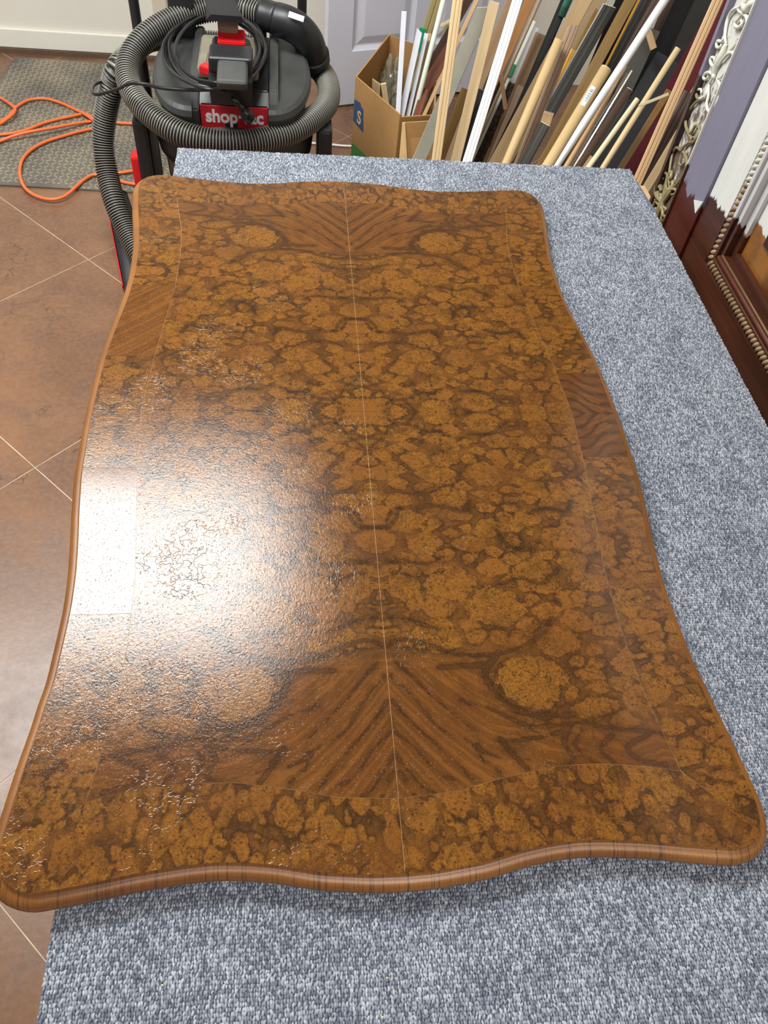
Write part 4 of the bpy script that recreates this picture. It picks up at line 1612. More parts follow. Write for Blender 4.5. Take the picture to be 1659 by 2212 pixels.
S_('wood_board', 'board', 'mahogany red board leaning at the back of the box, left of the grooved pine', 'board', 975, 100, 915, 195, 24, 2.86, 2.80, mahog, .3)
S_('dark_molding', 'molding', 'dark brown molding leaning behind the long cream rod', 'board', 1006, 10, 918, 160, 17, 2.92, 2.90, dkbr, .4, over=.2)
S_('carved_molding', 'molding', 'grey-beige molding with carved dark edge behind the cream rod', 'mould', 974, 55, 938, 150, 22, 3.0, 2.98, plain('carved_greige', srgb(136, 126, 104), .6, var=.3, scale=90), .4)
S_('wood_lath', 'strip', 'short pale lath lying across the molding tops above the box', 'board', 974, 44, 952, 56, 7, 2.80, 2.82, pine, .4, floor_=False)

# main stack, front to back
S_('grooved_molding', 'molding', 'tall grooved pine molding, leftmost of the long pieces in front of the box', 'mould', 989, 0, 942, 348, 21, 2.35, 2.22, pine, .45, over=.3)
S_('silver_board', 'board', 'silver-grey board with slanted top just right of the leftmost pine molding', 'board', 1047, 16, 906, 344, 29, 2.50, 2.38, silver, .3, endmat=cream, cut=.5)
S_('mint_strip', 'strip', 'pale mint edge strip along the left side of the silver-grey board', 'board', 1032, 22, 960, 190, 7, 2.52, 2.46, mint, .5)
S_('pine_board', 'board', 'flat pine board with square top, right of the silver-grey board', 'board', 1068, 5, 984, 348, 22, 2.42, 2.28, pine, .35, endmat=cream)
S_('white_molding', 'molding', 'long bright white grooved molding leaning right of the flat pine board', 'mould', 1118, 0, 1009, 350, 21, 2.40, 2.22, whitepaint, .4, over=.3)
S_('gold_board', 'board', 'old gold board leaning low between the two pine pieces', 'board', 1007, 192, 950, 345, 20, 2.52, 2.45, olive, .3)
S_('black_molding', 'molding', 'short black stepped molding between flat pine board and white molding', 'step', 1045, 195, 990, 350, 24, 2.55, 2.48, char, .4, endmat=silver)
S_('brown_board', 'board', 'tall brown board leaning behind the flat pine board', 'board', 1108, 0, 1030, 190, 26, 2.68, 2.62, taupe, .3, over=.15)
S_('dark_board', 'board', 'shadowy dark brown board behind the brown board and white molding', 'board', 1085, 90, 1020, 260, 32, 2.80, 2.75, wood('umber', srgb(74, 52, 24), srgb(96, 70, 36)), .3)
S_('caramel_board', 'board', 'wide caramel board leaning right of the long white molding', 'board', 1146, 0, 1078, 150, 22, 2.66, 2.60, cara, .3, over=.2)
S_('copper_rod', 'rod', 'thin coppery clear rod beside the caramel board', 'round', 1166, 0, 1100, 150, 8, 2.60, 2.56, pink, over=.2)
S_('mint_strip', 'strip', 'pale mint strip tied with green tape near the torn veneer', 'board', 1154, 45, 1100, 165, 9, 2.62, 2.58, mint, .4, floor_=True)
S_('lilac_strip', 'strip', 'lilac-white strip right of the green taped one', 'board', 1160, 60, 1108, 180, 9, 2.66, 2.62, lilacw, .4)
gt = S_('tape_wrap', 'tape', 'turquoise green tape wrapped round the pale strips', 'board', 1110, 138, 1099, 165, 14, 2.585, 2.575, M['green'], .5, floor_=False)
S_('tape_wrap', 'tape', 'green tape round the foot of the kraft corner protector in the box', 'board', 914, 60, 905, 112, 15, 2.96, 2.96, M['green'], .3, floor_=False)
tv = S_('torn_veneer', 'veneer', 'torn brown veneer sliver hanging in front of the dark carved molding', 'board', 1082, 160, 1092, 236, 9, 2.44, 2.42, taupe, .2, floor_=False)


def carved_frame():
    t = NT('dark_carved_wood')
    v = t.obj()
    n = t.noise(v, 70, 4, 0.6, 1.5)
    c = t.mix(t.ramp(n, [(0.4, 0.0), (0.65, 1.0)]), srgb(38, 26, 20), srgb(92, 68, 50))
    t.bump(n, 1.0, 0.008)
    t.out(c, 0.5)
    o = S_('carved_molding', 'molding', 'wide dark brown carved molding right of the long white molding', 'mould', 1092, 175, 1040, 350, 46, 2.62, 2.55, t.m, .3)
    return o


carved_frame()
S_('faced_board', 'board', 'taupe fibreboard with square top and black side, upper of two', 'board', 1170, 74, 1122, 190, 27, 2.64, 2.60, taupe, .3, endmat=silver)
S_('black_board', 'board', 'black face of the upper taupe fibreboard', 'board', 1183, 88, 1130, 210, 8, 2.62, 2.58, blackg, .8)
S_('faced_board', 'board', 'lower taupe fibreboard with rounded top beside the torn veneer', 'board', 1126, 186, 1080, 300, 15, 2.56, 2.52, pink, .3, endmat=taupe)
S_('black_board', 'board', 'black face of the lower taupe fibreboard', 'board', 1138, 190, 1060, 350, 8, 2.54, 2.48, blackg, .8)
S_('green_wrapped_molding', 'molding', 'tall black molding with green plastic film at its top', 'step', 1222, 0, 1150, 170, 20, 2.56, 2.50, blackg, .4, over=.25)
gf = S_('plastic_film', 'film', 'crumpled green plastic film round the top of a black molding', 'round', 1228, 0, 1213, 34, 17, 2.53, 2.53, plain('green_film', srgb(86, 156, 136), .2, var=.35, scale=60), floor_=False, over=.1)
S_('tapered_board', 'board', 'broad pale tan board running from the green film down to the bench', 'board', 1262, 0, 1072, 352, 31, 2.50, 2.36, tan, .25, over=.2)
S_('beige_board', 'board', 'wide beige board behind the split-top pinkish molding', 'board', 1292, 0, 1240, 90, 32, 2.66, 2.62, beige, .25, over=.2)
S_('wooden_dowel', 'dowel', 'thick tan dowel with flat top in front of the broad tan board', 'round', 1208, 86, 1094, 352, 20, 2.30, 2.18, kraft, endmat=None)
S_('pink_molding', 'molding', 'pinkish grooved molding with split top right of the thick tan dowel', 'mould', 1240, 55, 1122, 352, 22, 2.34, 2.22, pink, .4, cut=.4)
S_('gilt_strip', 'strip', 'short rubbed gold molding between pinkish and charcoal moldings', 'mould', 1240, 108, 1180, 236, 12, 2.44, 2.38, gold, .5)
S_('gilt_strip', 'strip', 'thin dark gold strip above the short rubbed gold molding', 'board', 1290, 20, 1240, 118, 7, 2.56, 2.52, gold, .5, over=.0)
S_('charcoal_molding', 'molding', 'charcoal grooved molding with cream cut end near the top of the stack', 'mould', 1316, 14, 1170, 270, 29, 2.46, 2.34, gblack, .4, endmat=cream, cut=.2)
S_('charcoal_molding', 'molding', 'short greenish black molding with chipped cream top close to the bench', 'step', 1178, 268, 1132, 354, 22, 2.12, 2.08, gblack, .4, endmat=cream)
S_('wood_block', 'offcut', 'small pinkish square block balanced on the chipped black molding', 'board', 1185, 246, 1178, 268, 22, 2.14, 2.14, beige, .8, floor_=False, endmat=pink)
S_('gold_board', 'board', 'long old gold board running from the top edge down to the bench', 'board', 1362, 0, 1172, 354, 23, 2.34, 2.18, olive, .25, over=.25)
S_('gilt_strip', 'strip', 'bright gold edge line right of the long old gold board', 'board', 1380, 0, 1312, 135, 5, 2.42, 2.38, gold, .5, over=.2)
S_('charcoal_molding', 'molding', 'charcoal molding with no visible end right of the bright gold line', 'mould', 1394, 0, 1318, 145, 20, 2.48, 2.44, char, .4, over=.25)
S_('grooved_molding', 'molding', 'purplish brown grooved molding left of the long white pipe', 'mould', 1412, 0, 1316, 165, 24, 2.58, 2.54, wood('purple_brown', srgb(94, 70, 62), srgb(118, 92, 80)), .4, over=.25)
tb = S_('cardboard_tube', 'tube', 'tan cardboard tube with a barcode sticker leaning in the middle of the stack', 'round', 1309, 148, 1184, 356, 24, 2.08, 1.96, kraft, endmat=mint)


def tube_label(tb_):
    root = tb_
    a, b_ = aty(1280, 186, 2.05), aty(1255, 228, 2.03)
    inv = tb_.matrix_world.inverted()
    la, lb = inv @ a, inv @ b_
    z1, z0 = la.z, lb.z
    r = 24 * cdepth(a) / FPX / 2 + 0.0005
    V, F = [], []
    # facing the camera: find angle of the view in local space
    vd = inv.to_3x3() @ (Vector((0, 0, CH)) - a)
    base = math.atan2(vd.y, vd.x) - 0.25
    for i, z in enumerate((z0, z1)):
        for k in range(7):
            an_ = base + (k - 3) * 0.16
            V.append((r * math.cos(an_), r * math.sin(an_), z))
    for k in range(6): F.append((k, k + 1, 7 + k + 1, 7 + k))
    st = link('barcode_sticker', mesh(V, F), plain('sticker_white', srgb(226, 230, 236), .4, var=.02), None, True)
    st.parent = tb_
    st['label'] = 'white barcode sticker'
    V, F = [], []
    r2 = r + 0.0004
    rr_ = random.Random(4)
    z = z0 + 0.012
    ink = plain('barcode_ink', srgb(70, 96, 120), .5)
    while z < z1 - 0.008:
        h = rr_.choice([.0008, .0016, .0024])
        o_ = len(V)
        for zz in (z, z + h):
            for k in range(4):
                an_ = base + (k - 1.5) * 0.2
                V.append((r2 * math.cos(an_), r2 * math.sin(an_), zz))
        for k in range(3): F.append((o_ + k, o_ + k + 1, o_ + 4 + k + 1, o_ + 4 + k))
        z += h + rr_.choice([.0012, .002, .003])
    s2 = link('barcode', mesh(V, F), ink, None, True)
    s2.parent = st


tube_label(tb)
S_('white_pipe', 'pipe', 'long white plastic pipe leaning right of the barcoded tube', 'round', 1436, 0, 1203, 356, 17, 2.20, 2.04, whitepaint, over=.25)
S_('wooden_dowel', 'dowel', 'tan dowel close along the right side of the white pipe', 'round', 1349, 141, 1223, 358, 13, 2.14, 2.04, pineO)
S_('steel_strip', 'strip', 'thin bright steel strip with a bent top beside the tan dowel', 'board', 1365, 152, 1240, 360, 4, 2.20, 2.10, M['metal'], .6)
S_('steel_strip', 'strip', 'second thin steel edge just left of the bright one', 'board', 1356, 158, 1232, 360, 4, 2.22, 2.12, steel, .6)
S_('steel_channel', 'channel', 'grey steel board with a mitred pinkish end piece', 'board', 1410, 62, 1330, 235, 34, 2.40, 2.34, steel, .25)
S_('mitred_end', 'offcut', 'pale pinkish mitred wood piece against the grey steel board', 'board', 1398, 60, 1412, 106, 14, 2.33, 2.31, pineO, .4, floor_=False)
wt = S_('weathered_tube', 'tube', 'weathered grey-brown tube with a creased white label', 'round', 1360, 194, 1248, 362, 15, 2.06, 1.98, dkbr, endmat=cream)
S_('cream_dowel', 'dowel', 'cream dowel with rounded top, frontmost at the right of the stack', 'round', 1377, 214, 1270, 363, 11, 1.98, 1.90, cream)
S_('wood_block', 'offcut', 'short pinkish stick stub beside the cream dowel at the bench edge', 'board', 1275, 336, 1256, 364, 14, 2.06, 2.04, pineO, .5)
S_('wood_splinter', 'splinter', 'pale torn wood splinter sticking sideways from the cream dowel', 'board', 1444, 203, 1380, 229, 6, 2.0, 1.97, cream, .4, floor_=False)
S_('pine_dowel', 'dowel', 'pine dowel leaning in front of the black panels', 'round', 1465, 104, 1392, 220, 13, 2.08, 2.04, pine)
S_('pine_molding', 'molding', 'long pine molding with a bright groove, nearest the carved cabinet', 'mould', 1551, 0, 1383, 378, 22, 1.98, 1.84, pineO, .4, over=.25)
S_('gold_board', 'board', 'dark gold-brown board leaning left of the long pine molding', 'board', 1446, 195, 1338, 368, 14, 2.12, 2.04, olive, .4)
S_('red_sheet', 'sheet', 'dark red panel leaning behind the long pine molding', 'board', 1575, 0, 1385, 330, 52, 2.22, 2.14, velvet, .12, over=.2)
S_('brown_molding', 'molding', 'dark brown rounded molding between pine molding and carved cabinet', 'mould', 1490, 200, 1400, 372, 24, 2.16, 2.08, dkbr, .4)
S_('taupe_board', 'board', 'pale taupe board low against the carved cabinet corner', 'board', 1478, 270, 1412, 380, 18, 2.02, 1.96, beige, .3)
S_('black_sheet', 'sheet', 'large slate black panel behind the cream dowel', 'board', 1455, 130, 1330, 340, 78, 2.34, 2.24, slate, .06)
S_('black_sheet', 'sheet', 'large glossy black panel at the top behind the white pipe', 'board', 1492, 0, 1350, 300, 60, 2.50, 2.42, blackg, .08, over=.25)
S_('black_sheet', 'sheet', 'charcoal grey panel right behind the pine dowel', 'board', 1520, 0, 1420, 210, 34, 2.40, 2.34, char, .1, over=.2)
S_('black_sheet', 'sheet', 'narrow black panel between steel board and pipe at the top edge', 'board', 1452, 0, 1400, 120, 26, 2.66, 2.62, dkbr, .2, over=.2)
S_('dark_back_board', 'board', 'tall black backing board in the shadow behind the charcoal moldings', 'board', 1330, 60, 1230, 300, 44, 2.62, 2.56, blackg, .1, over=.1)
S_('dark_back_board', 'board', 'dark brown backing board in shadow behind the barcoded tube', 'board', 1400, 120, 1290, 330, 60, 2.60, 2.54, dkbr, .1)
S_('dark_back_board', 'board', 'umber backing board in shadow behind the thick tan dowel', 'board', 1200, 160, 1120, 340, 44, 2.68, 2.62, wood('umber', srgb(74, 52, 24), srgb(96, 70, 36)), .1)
# things down in the box
S_('wood_block', 'offcut', 'short striped offcut standing at the left inside the cardboard box', 'board', 828, 180, 832, 205, 12, 2.86, 2.86, pine, .5)
ob = S_('wood_block', 'offcut', 'small beige peg standing inside the box next to the plastic bag', 'board', 813, 176, 812, 200, 18, 2.93, 2.93, beige, .5, cut=-.6)


def plastic_bag():
    t = NT('clear_plastic_film')
    t.b.inputs['Base Color'].default_value = srgb(206, 200, 176)
    t.b.inputs['Roughness'].default_value = 0.12
    t.b.inputs['Transmission Weight'].default_value = 0.35
    t.b.inputs['Alpha'].default_value = 0.55
    c = atz(845, 160, .34)
    bm_ = bmesh.new()
    bmesh.ops.create_icosphere(bm_, subdivisions=4, radius=1.0)
    from mathutils import noise as mn
    for v in bm_.verts:
        p = v.co.copy()
        k = 1 + 0.35 * mn.noise(p * 2.2) + 0.16 * mn.noise(p * 6)
        v.co = Vector((p.x * .045 * k, p.y * .05 * k, p.z * .13 * k)) + Vector((c.x, c.y + .02, .25))
    o = bmo('plastic_bag', bm_, t.m)
    tag(o, 'crumpled clear plastic bag stuffed in the left of the cardboard box', 'bag')


plastic_bag()

# ------------------------------------------------------------------ half painted cabinet on the right
XC = 0.80
cab = empty('painted_cabinet', (XC + 0.3, 0.7, 0), 'large mahogany cabinet half painted white and lilac, with carved corner and bead molding', 'cabinet')


def cab_paint(name, woodA, woodB, paint, z0, amp=0.03, rough=0.3, streak=True, under=None):
    t = NT(name)
    g = t.n('ShaderNodeNewGeometry')
    pos = g.outputs['Position']
    sp = t.n('ShaderNodeSeparateXYZ')
    t.t.links.new(pos, sp.inputs[0])
    mp = t.n('ShaderNodeMapping')
    mp.inputs['Scale'].default_value = (1, 1, 0.18)
    t.t.links.new(pos, mp.inputs[0])
    n = t.noise(mp.outputs[0], 34.0, 6, 0.72)
    nl = t.noise(pos, 9.0, 3)
    e = t.math('ADD', sp.outputs[2], t.math('ADD', t.math('MULTIPLY', t.math('SUBTRACT', n, .5), amp * 2.5), t.math('MULTIPLY', t.math('SUBTRACT', nl, .5), amp * 2)))
    f = t.step(e, z0 - .002, z0 + .002)
    nw = t.noise(t.obj((2, 3, 40)) if under is None else pos, 1.0 if under is None else 9.0, 4, 0.6)
    wd = t.mix(t.ramp(nw, [(0.35, 0.0), (0.65, 1.0)]), woodA, woodB)
    pt = t.mix(t.math('MULTIPLY', t.ramp(n, [(0.3, 1.0), (0.55, 0.0)]), .25), paint, tuple(x * .6 for x in paint[:3]) + (1,))
    c = t.mix(f, wd, pt)
    return t.out(c, t.math('ADD', t.math('MULTIPLY', f, .15), rough))


MA, MB = srgb(54, 28, 20), srgb(80, 42, 28)
WHT = srgb(216, 214, 208)
LIL = srgb(122, 118, 136)
m_body = cab_paint('mahogany_body', MA, MB, WHT, 3.0)
m_rail = cab_paint('mahogany_painted_white', MA, MB, WHT, 0.885, .02)
m_lil = cab_paint('mahogany_painted_lilac', srgb(58, 20, 18), srgb(80, 30, 22), LIL, 0.865, .035)
m_step = cab_paint('mahogany_step_painted', MA, MB, srgb(196, 192, 190), 0.90, .03, .22)
m_gold = cab_paint('bronze_bead', srgb(120, 92, 66), srgb(170, 142, 110), srgb(196, 190, 176), 0.96, .04, .3)
m_goldline = plain('bronze_line', srgb(150, 118, 82), .25, .6, var=.15)
m_redline = plain('reddish_line', srgb(88, 46, 34), .3, var=.15)
m_burl = cab_paint('burl_panel_painted', srgb(86, 50, 16), srgb(158, 102, 40), WHT, 0.925, .02, .2, under=1)
m_inl = cab_paint('mahogany_inlay', srgb(56, 22, 24), srgb(66, 28, 28), srgb(120, 110, 116), 1.02, .05, .25)

# carcass
box('carcass', (XC + 0.29, 0.60, 0.90), (0.52, 1.62, 1.78), m_body, cab, .004)
box('plinth', (XC + 0.29, 0.60, 0.022), (0.56, 1.68, 0.04), m_body, cab, .004)


def face(name, y0, y1, z0, z1, th, mat, bev=.0015, x=XC):
    return box(name, (x + th / 2 - 0.0, (y0 + y1) / 2, (z0 + z1) / 2), (th, y1 - y0, z1 - z0), mat, cab, bev)


ZTOP = 1.76
face('corner_stile', 1.328, 1.432, 0.06, ZTOP, .034, m_lil, x=XC - .004)
face('stile', 1.2415, 1.327, 0.7905, ZTOP, .028, m_rail, x=XC + .002)
face('bottom_rail', -0.20, 1.327, 0.06, 0.7895, .028, m_rail, x=XC + .002)
face('stile', -0.20, 0.16, 0.7905, ZTOP, .028, m_rail, x=XC + .002)
face('top_rail', 0.161, 1.240, 1.60, ZTOP, .028, m_rail, x=XC + .002)
# limits of the framed opening
RY0, RY1, RZ0, RZ1 = 0.16, 1.2405, 0.7895, 1.60


def framering(name, o0, o1, mat, x, th, bev=.002):
    """four bars between inset o0 and o1 of the frame opening, mitred ends approximated by exact prisms"""
    bm_ = bmesh.new()
    oy0, oy1, oz0, oz1 = RY0 + o0, RY1 - o0, RZ0 + o0, RZ1 - o0
    iy0, iy1, iz0, iz1 = RY0 + o1, RY1 - o1, RZ0 + o1, RZ1 - o1
    O = [(oy0, oz0), (oy1, oz0), (oy1, oz1), (oy0, oz1)]
    I = [(iy0, iz0), (iy1, iz0), (iy1, iz1), (iy0, iz1)]
    for k in range(4):
        a, b, c, d = O[k], O[(k + 1) % 4], I[(k + 1) % 4], I[k]
        vs = [bm_.verts.new((x, *p)) for p in (a, b, c, d)] + [bm_.verts.new((x + th, *p)) for p in (a, b, c, d)]
        for f in ((0, 1, 2, 3), (7, 6, 5, 4), (0, 4, 5, 1), (1, 5, 6, 2), (2, 6, 7, 3), (3, 7, 4, 0)): bm_.faces.new([vs[i] for i in f])
    return bmo(name, bm_, mat, cab)


framering('molding_step', 0.0, .026, m_step, XC + .004, .026)
framering('molding_step', .026, .034, m_step, XC - .004, .034)
framering('molding_step', .034, .046, m_step, XC + .002, .026)
framering('molding_step', .046, .052, m_step, XC - .002, .032)
framering('molding_step', .052, .068, m_step, XC + .010, .018)
# bronze lines on the lower member, rounded
for off, r0, mt in ((.030, .0035, m_goldline), (.049, .003, m_goldline), (.040, .005, m_redline)):
    tube('bead_line', [(XC - .001, RY0 + off, RZ0 + off), (XC - .001, RY1 - off, RZ0 + off)], r0, mt, cab, step=.2, n=8)
# burl panel & inlay
face('burl_panel', RY0 + .068, RY1 - .068, RZ0 + .066, RZ1 - .066, .010, m_burl, x=XC + .018)
face('inlay_panel', RY0 + .12, 1.122, 0.905, RZ1 - .12, .004, m_inl, x=XC + .0155, bev=.0005)
framering('inlay_string', .1165, .1185, m_goldline, XC + .0150, .003)


# rope bead carved along the frame
def rope():
    V, F = [], []

    def bead(y, z, along_y):
        o = len(V)
        n, mR = 8, 5
        for i in range(mR + 1):
            th = PI * i / mR
            for k in range(n):
                ph = 2 * PI * k / n
                lx = math.sin(th) * math.cos(ph) * .0048      # along
                ly = math.cos(th) * .0128                     # across
                lz = math.sin(th) * math.sin(ph) * .006       # out
                c_, s_ = math.cos(.6), math.sin(.6)
                lx, ly = lx * c_ - ly * s_, lx * s_ + ly * c_
                V.append((XC + .003 - lz, y + (lx if along_y else ly), z + (ly if along_y else lx)))
        for i in range(mR):
            for k in range(n): F.append((o + i * n + k, o + i * n + (k + 1) % n, o + (i + 1) * n + (k + 1) % n, o + (i + 1) * n + k))
    p_ = .0112
    z = RZ0 + .022
    while z < RZ1 - .02:
        bead(RY1 - .013, z, False)
        z += p_
    y = RY1 - .02
    while y > RY0 + .02:
        bead(y, RZ0 + .013, True)
        y -= p_
    return link('rope_bead', mesh(V, F), m_gold, cab, True)


rope()
tri = [(1.356, .850), (1.322, .876), (1.352, .8805)]
bm_ = bmesh.new()
a = [bm_.verts.new((XC - .0055, y, z)) for y, z in ((1.362, .850), (1.327, .866), (1.336, .836))]
b = [bm_.verts.new((XC - .0035, y, z)) for y, z in ((1.362, .850), (1.327, .866), (1.336, .836))]
bm_.faces.new(a)
bm_.faces.new(b[::-1])
for i in range(3): bm_.faces.new((a[i], a[(i + 1) % 3], b[(i + 1) % 3], b[i]))
pd = bmo('paint_drip', bm_, plain('white_drip', WHT, .4), cab)
pd['label'] = 'white paint patch'

# carved canted corner
C0 = Vector((XC - .004, 1.434, 0))
C1 = Vector((XC + .038, 1.612, 0))
cd = (C1 - C0).normalized()
CW = (C1 - C0).length
cn = Vector((-cd.y, cd.x, 0))
if cn.x > 0: cn = -cn


def cpt(a, z, off=0.0):
    p = C0 + cd * a + cn * off
    return (p.x, p.y, z)


t = NT('blotchy_primer_ground')
g = t.n('ShaderNodeNewGeometry')
n = t.noise(g.outputs['Position'], 28.0, 5, 0.7)
sp = t.n('ShaderNodeSeparateXYZ')
t.t.links.new(g.outputs['Position'], sp.inputs[0])
f = t.step(t.math('ADD', t.math('MULTIPLY', sp.outputs[2], 1.6), t.math('MULTIPLY', n, 2.2)), 2.45, 2.75)
c = t.mix(f, srgb(98, 78, 68), srgb(206, 204, 198))
m_ground = t.out(c, .5)
m_scroll = cab_paint('carved_scroll_paint', srgb(156, 142, 104), srgb(122, 108, 78), srgb(214, 212, 198), 0.955, .02, .35, under=1)
m_rim = cab_paint('dark_rim', srgb(40, 22, 20), srgb(56, 32, 28), LIL, 0.98, .02)
V = [cpt(0, .06, -.03), cpt(CW, .06, -.03), cpt(CW, ZTOP, -.03), cpt(0, ZTOP, -.03), cpt(0, .06, -.008), cpt(CW, .06, -.008), cpt(CW, ZTOP, -.008), cpt(0, ZTOP, -.008)]
bm_ = bmesh.new()
bm_.from_mesh(mesh(V, [(0, 1, 2, 3), (7, 6, 5, 4), (0, 4, 5, 1), (1, 5, 6, 2), (2, 6, 7, 3), (3, 7, 4, 0)]))
bmo('corner_panel', bm_, m_ground, cab)
for a0, a1, mt in ((0, .006, m_rail), (CW - .020, CW, m_rim)):
    V = [cpt(a0, .06, -.02), cpt(a1, .06, -.02), cpt(a1, ZTOP, -.02), cpt(a0, ZTOP, -.02), cpt(a0, .06, .004), cpt(a1, .06, .004), cpt(a1, ZTOP, .004), cpt(a0, ZTOP, .004)]
    bm_ = bmesh.new()
    bm_.from_mesh(mesh(V, [(0, 1, 2, 3), (7, 6, 5, 4), (0, 4, 5, 1), (1, 5, 6, 2), (2, 6, 7, 3), (3, 7, 4, 0)]))
    bmo('corner_rim', bm_, mt, cab)


def scrolls(zc, flip):
    """one repeat of scrollwork about .30 m tall, a in 0..1 across, z relative"""
    H_ = .30

    def spiral(ca, cz, r, a0, turns, sgn):
        return [(ca + sgn * (r * (1 - .8 * k / 12)) * math.cos(a0 + turns * 2 * PI * k / 12) / .16, cz + (r * (1 - .8 * k / 12)) * math.sin(a0 + turns * 2 * PI * k / 12) / H_) for k in range(13)]
    curves = []
    for s in (1, -1):
        def mir(L_): return [(.5 + s * (a - .5), z) for a, z in L_]
        # heart lobe
        curves.append(mir([(.50, .04), (.66, .16), (.84, .34), (.90, .50), (.82, .62), (.68, .66), (.58, .60), (.60, .52), (.68, .51), (.70, .56)]))
        # lower scroll out of the crossing
        curves.append(mir([(.50, .04), (.62, -.03), (.78, -.04), (.90, .02), (.90, .10), (.80, .12), (.76, .06)]))
        curves.append(mir([(.46, .08), (.30, -.08), (.20, -.20), (.24, -.30), (.36, -.30), (.38, -.24), (.31, -.22)]))
        # top tuft
        curves.append(mir([(.52, .66), (.62, .72), (.70, .80), (.64, .86), (.56, .82)]))
    curves.append([(.5, .52), (.5, .74)])
    parts = []
    for c_ in curves:
        P3 = [cpt((.12 + .80 * a) * CW, zc + z * H_, -.003) for a, z in c_]
        P_, tt = resample(P3, .006)
        k = np.linspace(0, 1, len(P_))
        rad = .0032 + .0014 * np.sin(k * PI)
        rad[-2:] += .001
        parts.append(tube_data(P_, rad, 8))
    # leaf body in the crossing
    P3 = [cpt(.5 * CW, zc - .03, -.003), cpt(.5 * CW, zc + .015, -.002), cpt(.5 * CW, zc + .06, -.003)]
    P_, _ = resample(P3, .006)
    parts.append(tube_data(P_, .004 + .010 * np.sin(np.linspace(0, 1, len(P_)) * PI), 8))
    return parts


def strip_px(u, v):
    w = Vector(ray(u, v))
    o_ = Vector((0, 0, CH))
    return o_ + w * ((C0 + cn * -.003 - o_).dot(cn) / w.dot(cn))


TR5 = [[(1120, 560), (1105, 480), (1110, 400), (1130, 290), (1165, 190), (1220, 120), (1290, 90), (1330, 50)],
       [(1180, 640), (1290, 520), (1350, 400), (1390, 300), (1385, 220), (1330, 170), (1290, 150), (1270, 110)],
       [(1330, 170), (1290, 230), (1240, 290), (1240, 340), (1290, 350), (1330, 300), (1310, 260)],
       [(1090, 470), (1070, 530), (1010, 530), (1000, 600), (1040, 610), (1060, 570)],
       [(1120, 560), (1060, 720), (1000, 850), (960, 960), (960, 1000)],
       [(1000, 860), (950, 850), (920, 790), (930, 740), (970, 750), (960, 800)],
       [(1000, 870), (1080, 760), (1150, 690), (1210, 680), (1215, 740), (1180, 840), (1120, 920), (1060, 990), (1010, 1010)],
       [(950, 960), (900, 930), (850, 950), (830, 1000), (860, 1020), (890, 980)],
       [(960, 990), (900, 1080), (880, 1160), (860, 1230), (770, 1270), (740, 1220), (750, 1160), (800, 1150), (800, 1200)],
       [(900, 1080), (890, 1250), (870, 1330), (890, 1420), (940, 1430), (970, 1380), (1030, 1260), (1040, 1100), (1000, 1010)],
       [(860, 1240), (740, 1310), (650, 1420), (605, 1530), (610, 1640), (650, 1710), (690, 1680), (720, 1620), (760, 1610), (780, 1680), (750, 1770), (690, 1760)],
       [(920, 1440), (860, 1580), (830, 1700), (800, 1780)],
       [(1330, 50), (1380, 20), (1420, -40), (1400, -90)], [(1330, 60), (1390, 120), (1440, 60), (1500, 30), (1540, -40)]]
TR6 = [[(300, 820), (290, 700), (300, 560), (320, 430), (350, 310), (400, 250), (460, 290), (500, 230), (560, 180)],
       [(300, 820), (400, 750), (470, 650), (520, 560), (540, 450), (520, 370), (480, 310), (440, 430), (430, 480), (470, 490), (500, 450)],
       [(260, 830), (250, 720), (270, 640), (240, 600), (205, 640), (210, 680)],
       [(300, 810), (260, 880), (220, 970), (190, 1080), (195, 1110)],
       [(240, 930), (300, 850), (350, 820), (395, 850), (370, 890), (320, 900)],
       [(180, 1000), (130, 900), (130, 800), (170, 790), (180, 850)],
       [(190, 1080), (110, 1000), (90, 950)], [(190, 1060), (250, 1100), (230, 1130)],
       [(190, 1080), (200, 1180), (240, 1210), (200, 1280)],
       [(560, 180), (600, 130), (560, 60), (530, 20)], [(560, 180), (640, 160), (700, 60), (690, 10)]]
mid_parts = []
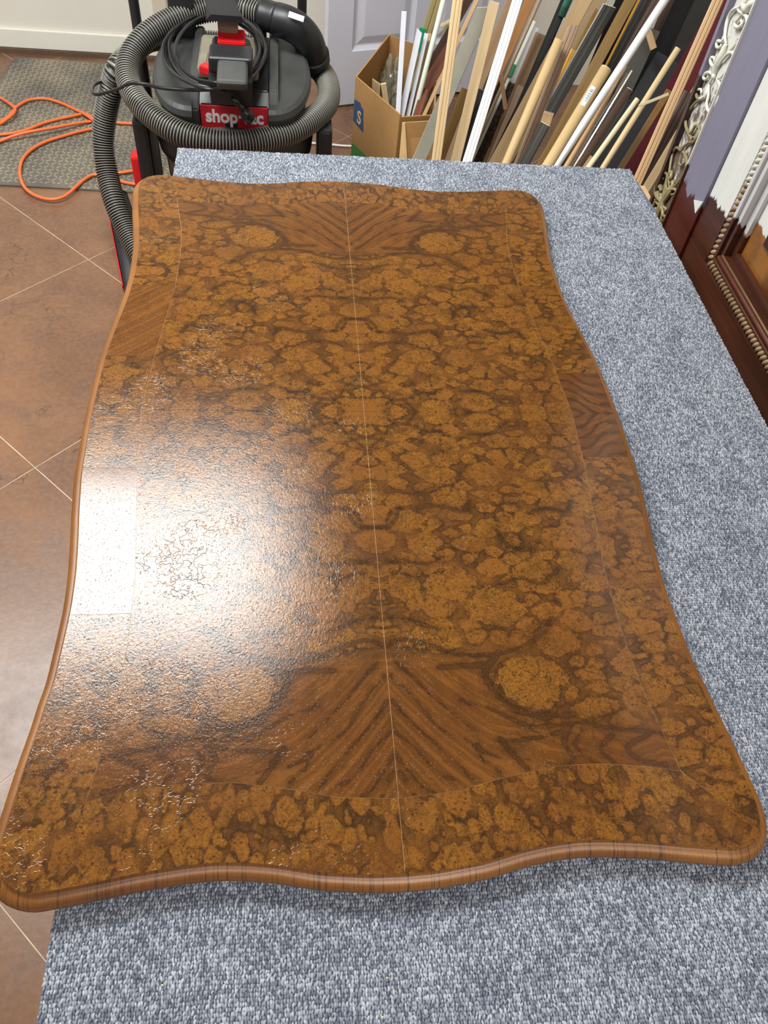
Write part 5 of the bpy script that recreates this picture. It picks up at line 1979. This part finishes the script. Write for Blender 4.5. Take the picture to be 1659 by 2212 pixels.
for T_, sc_, ou, ov in ((TR5, .16818, 1380, 0), (TR6, .15612, 1400, 280)):
    for c_ in T_:
        pts_ = [tuple(strip_px(ou + x_ * sc_, ov + y_ * sc_)) for x_, y_ in c_]
        P_, _ = resample(pts_, .004)
        k = np.linspace(0, 1, len(P_))
        big_ = len(c_) == 5
        rad = (.0035 + .0045 * np.sin(k * PI)) if big_ else (.0022 + .0012 * np.sin(k * PI))
        mid_parts.append(tube_data(P_, rad, 8))
multi('carved_scroll', mid_parts, m_scroll, cab)
for i, zc in enumerate((.36, .55, 1.38)):
    multi('carved_scroll', scrolls(zc, i % 2), m_scroll, cab)

# light plank end by the bench corner
a, b_ = aty(1400, 440, 1.66), aty(1418, 484, 1.60)
pk = box('pine_plank', ((a.x + b_.x) / 2 - .0, 1.70, 0.335), (0.028, 0.09, 0.66), pineO, None, .002)
tag(pk, 'upright light pine plank between the bench corner and the carved cabinet', 'plank')
# a few crumbs of sawdust on the carpet
crumb = plain('pale_wood_crumb', srgb(222, 196, 120), .8)
for i, (u, v) in enumerate([(350, 2128), (826, 2197), (836, 2112), (1380, 952)]):
    p = atz(u, v, BZ + .0045)
    bm_ = bmesh.new()
    bmesh.ops.create_icosphere(bm_, subdivisions=1, radius=.0014)
    bmesh.ops.scale(bm_, vec=(1, .6, .5), verts=bm_.verts)
    bmesh.ops.translate(bm_, vec=p, verts=bm_.verts)
    o = bmo('wood_crumb', bm_, crumb)
    tag(o, ['tiny pale wood crumb on the carpet near the lower left corner', 'tiny pale wood crumb on the carpet at the bottom edge of the picture', 'tiny pale wood crumb on the carpet below the middle of the table edge', 'tiny pale wood crumb on the carpet right of the table top'][i], 'crumb')


# ------------------------------------------------------------------ groups of like things
from collections import defaultdict
_g = defaultdict(list)
for o in S.objects:
    if o.parent is None and 'category' in o: _g[o.name.split('.')[0]].append(o)
for k, L_ in _g.items():
    if len(L_) > 1:
        place = 'on the carpet' if k == 'wood_crumb' else ('on the floor' if 'cord' in k else 'in the leaning stack')
        for o in L_: o['group'] = k.replace('_', ' ') + 's ' + place
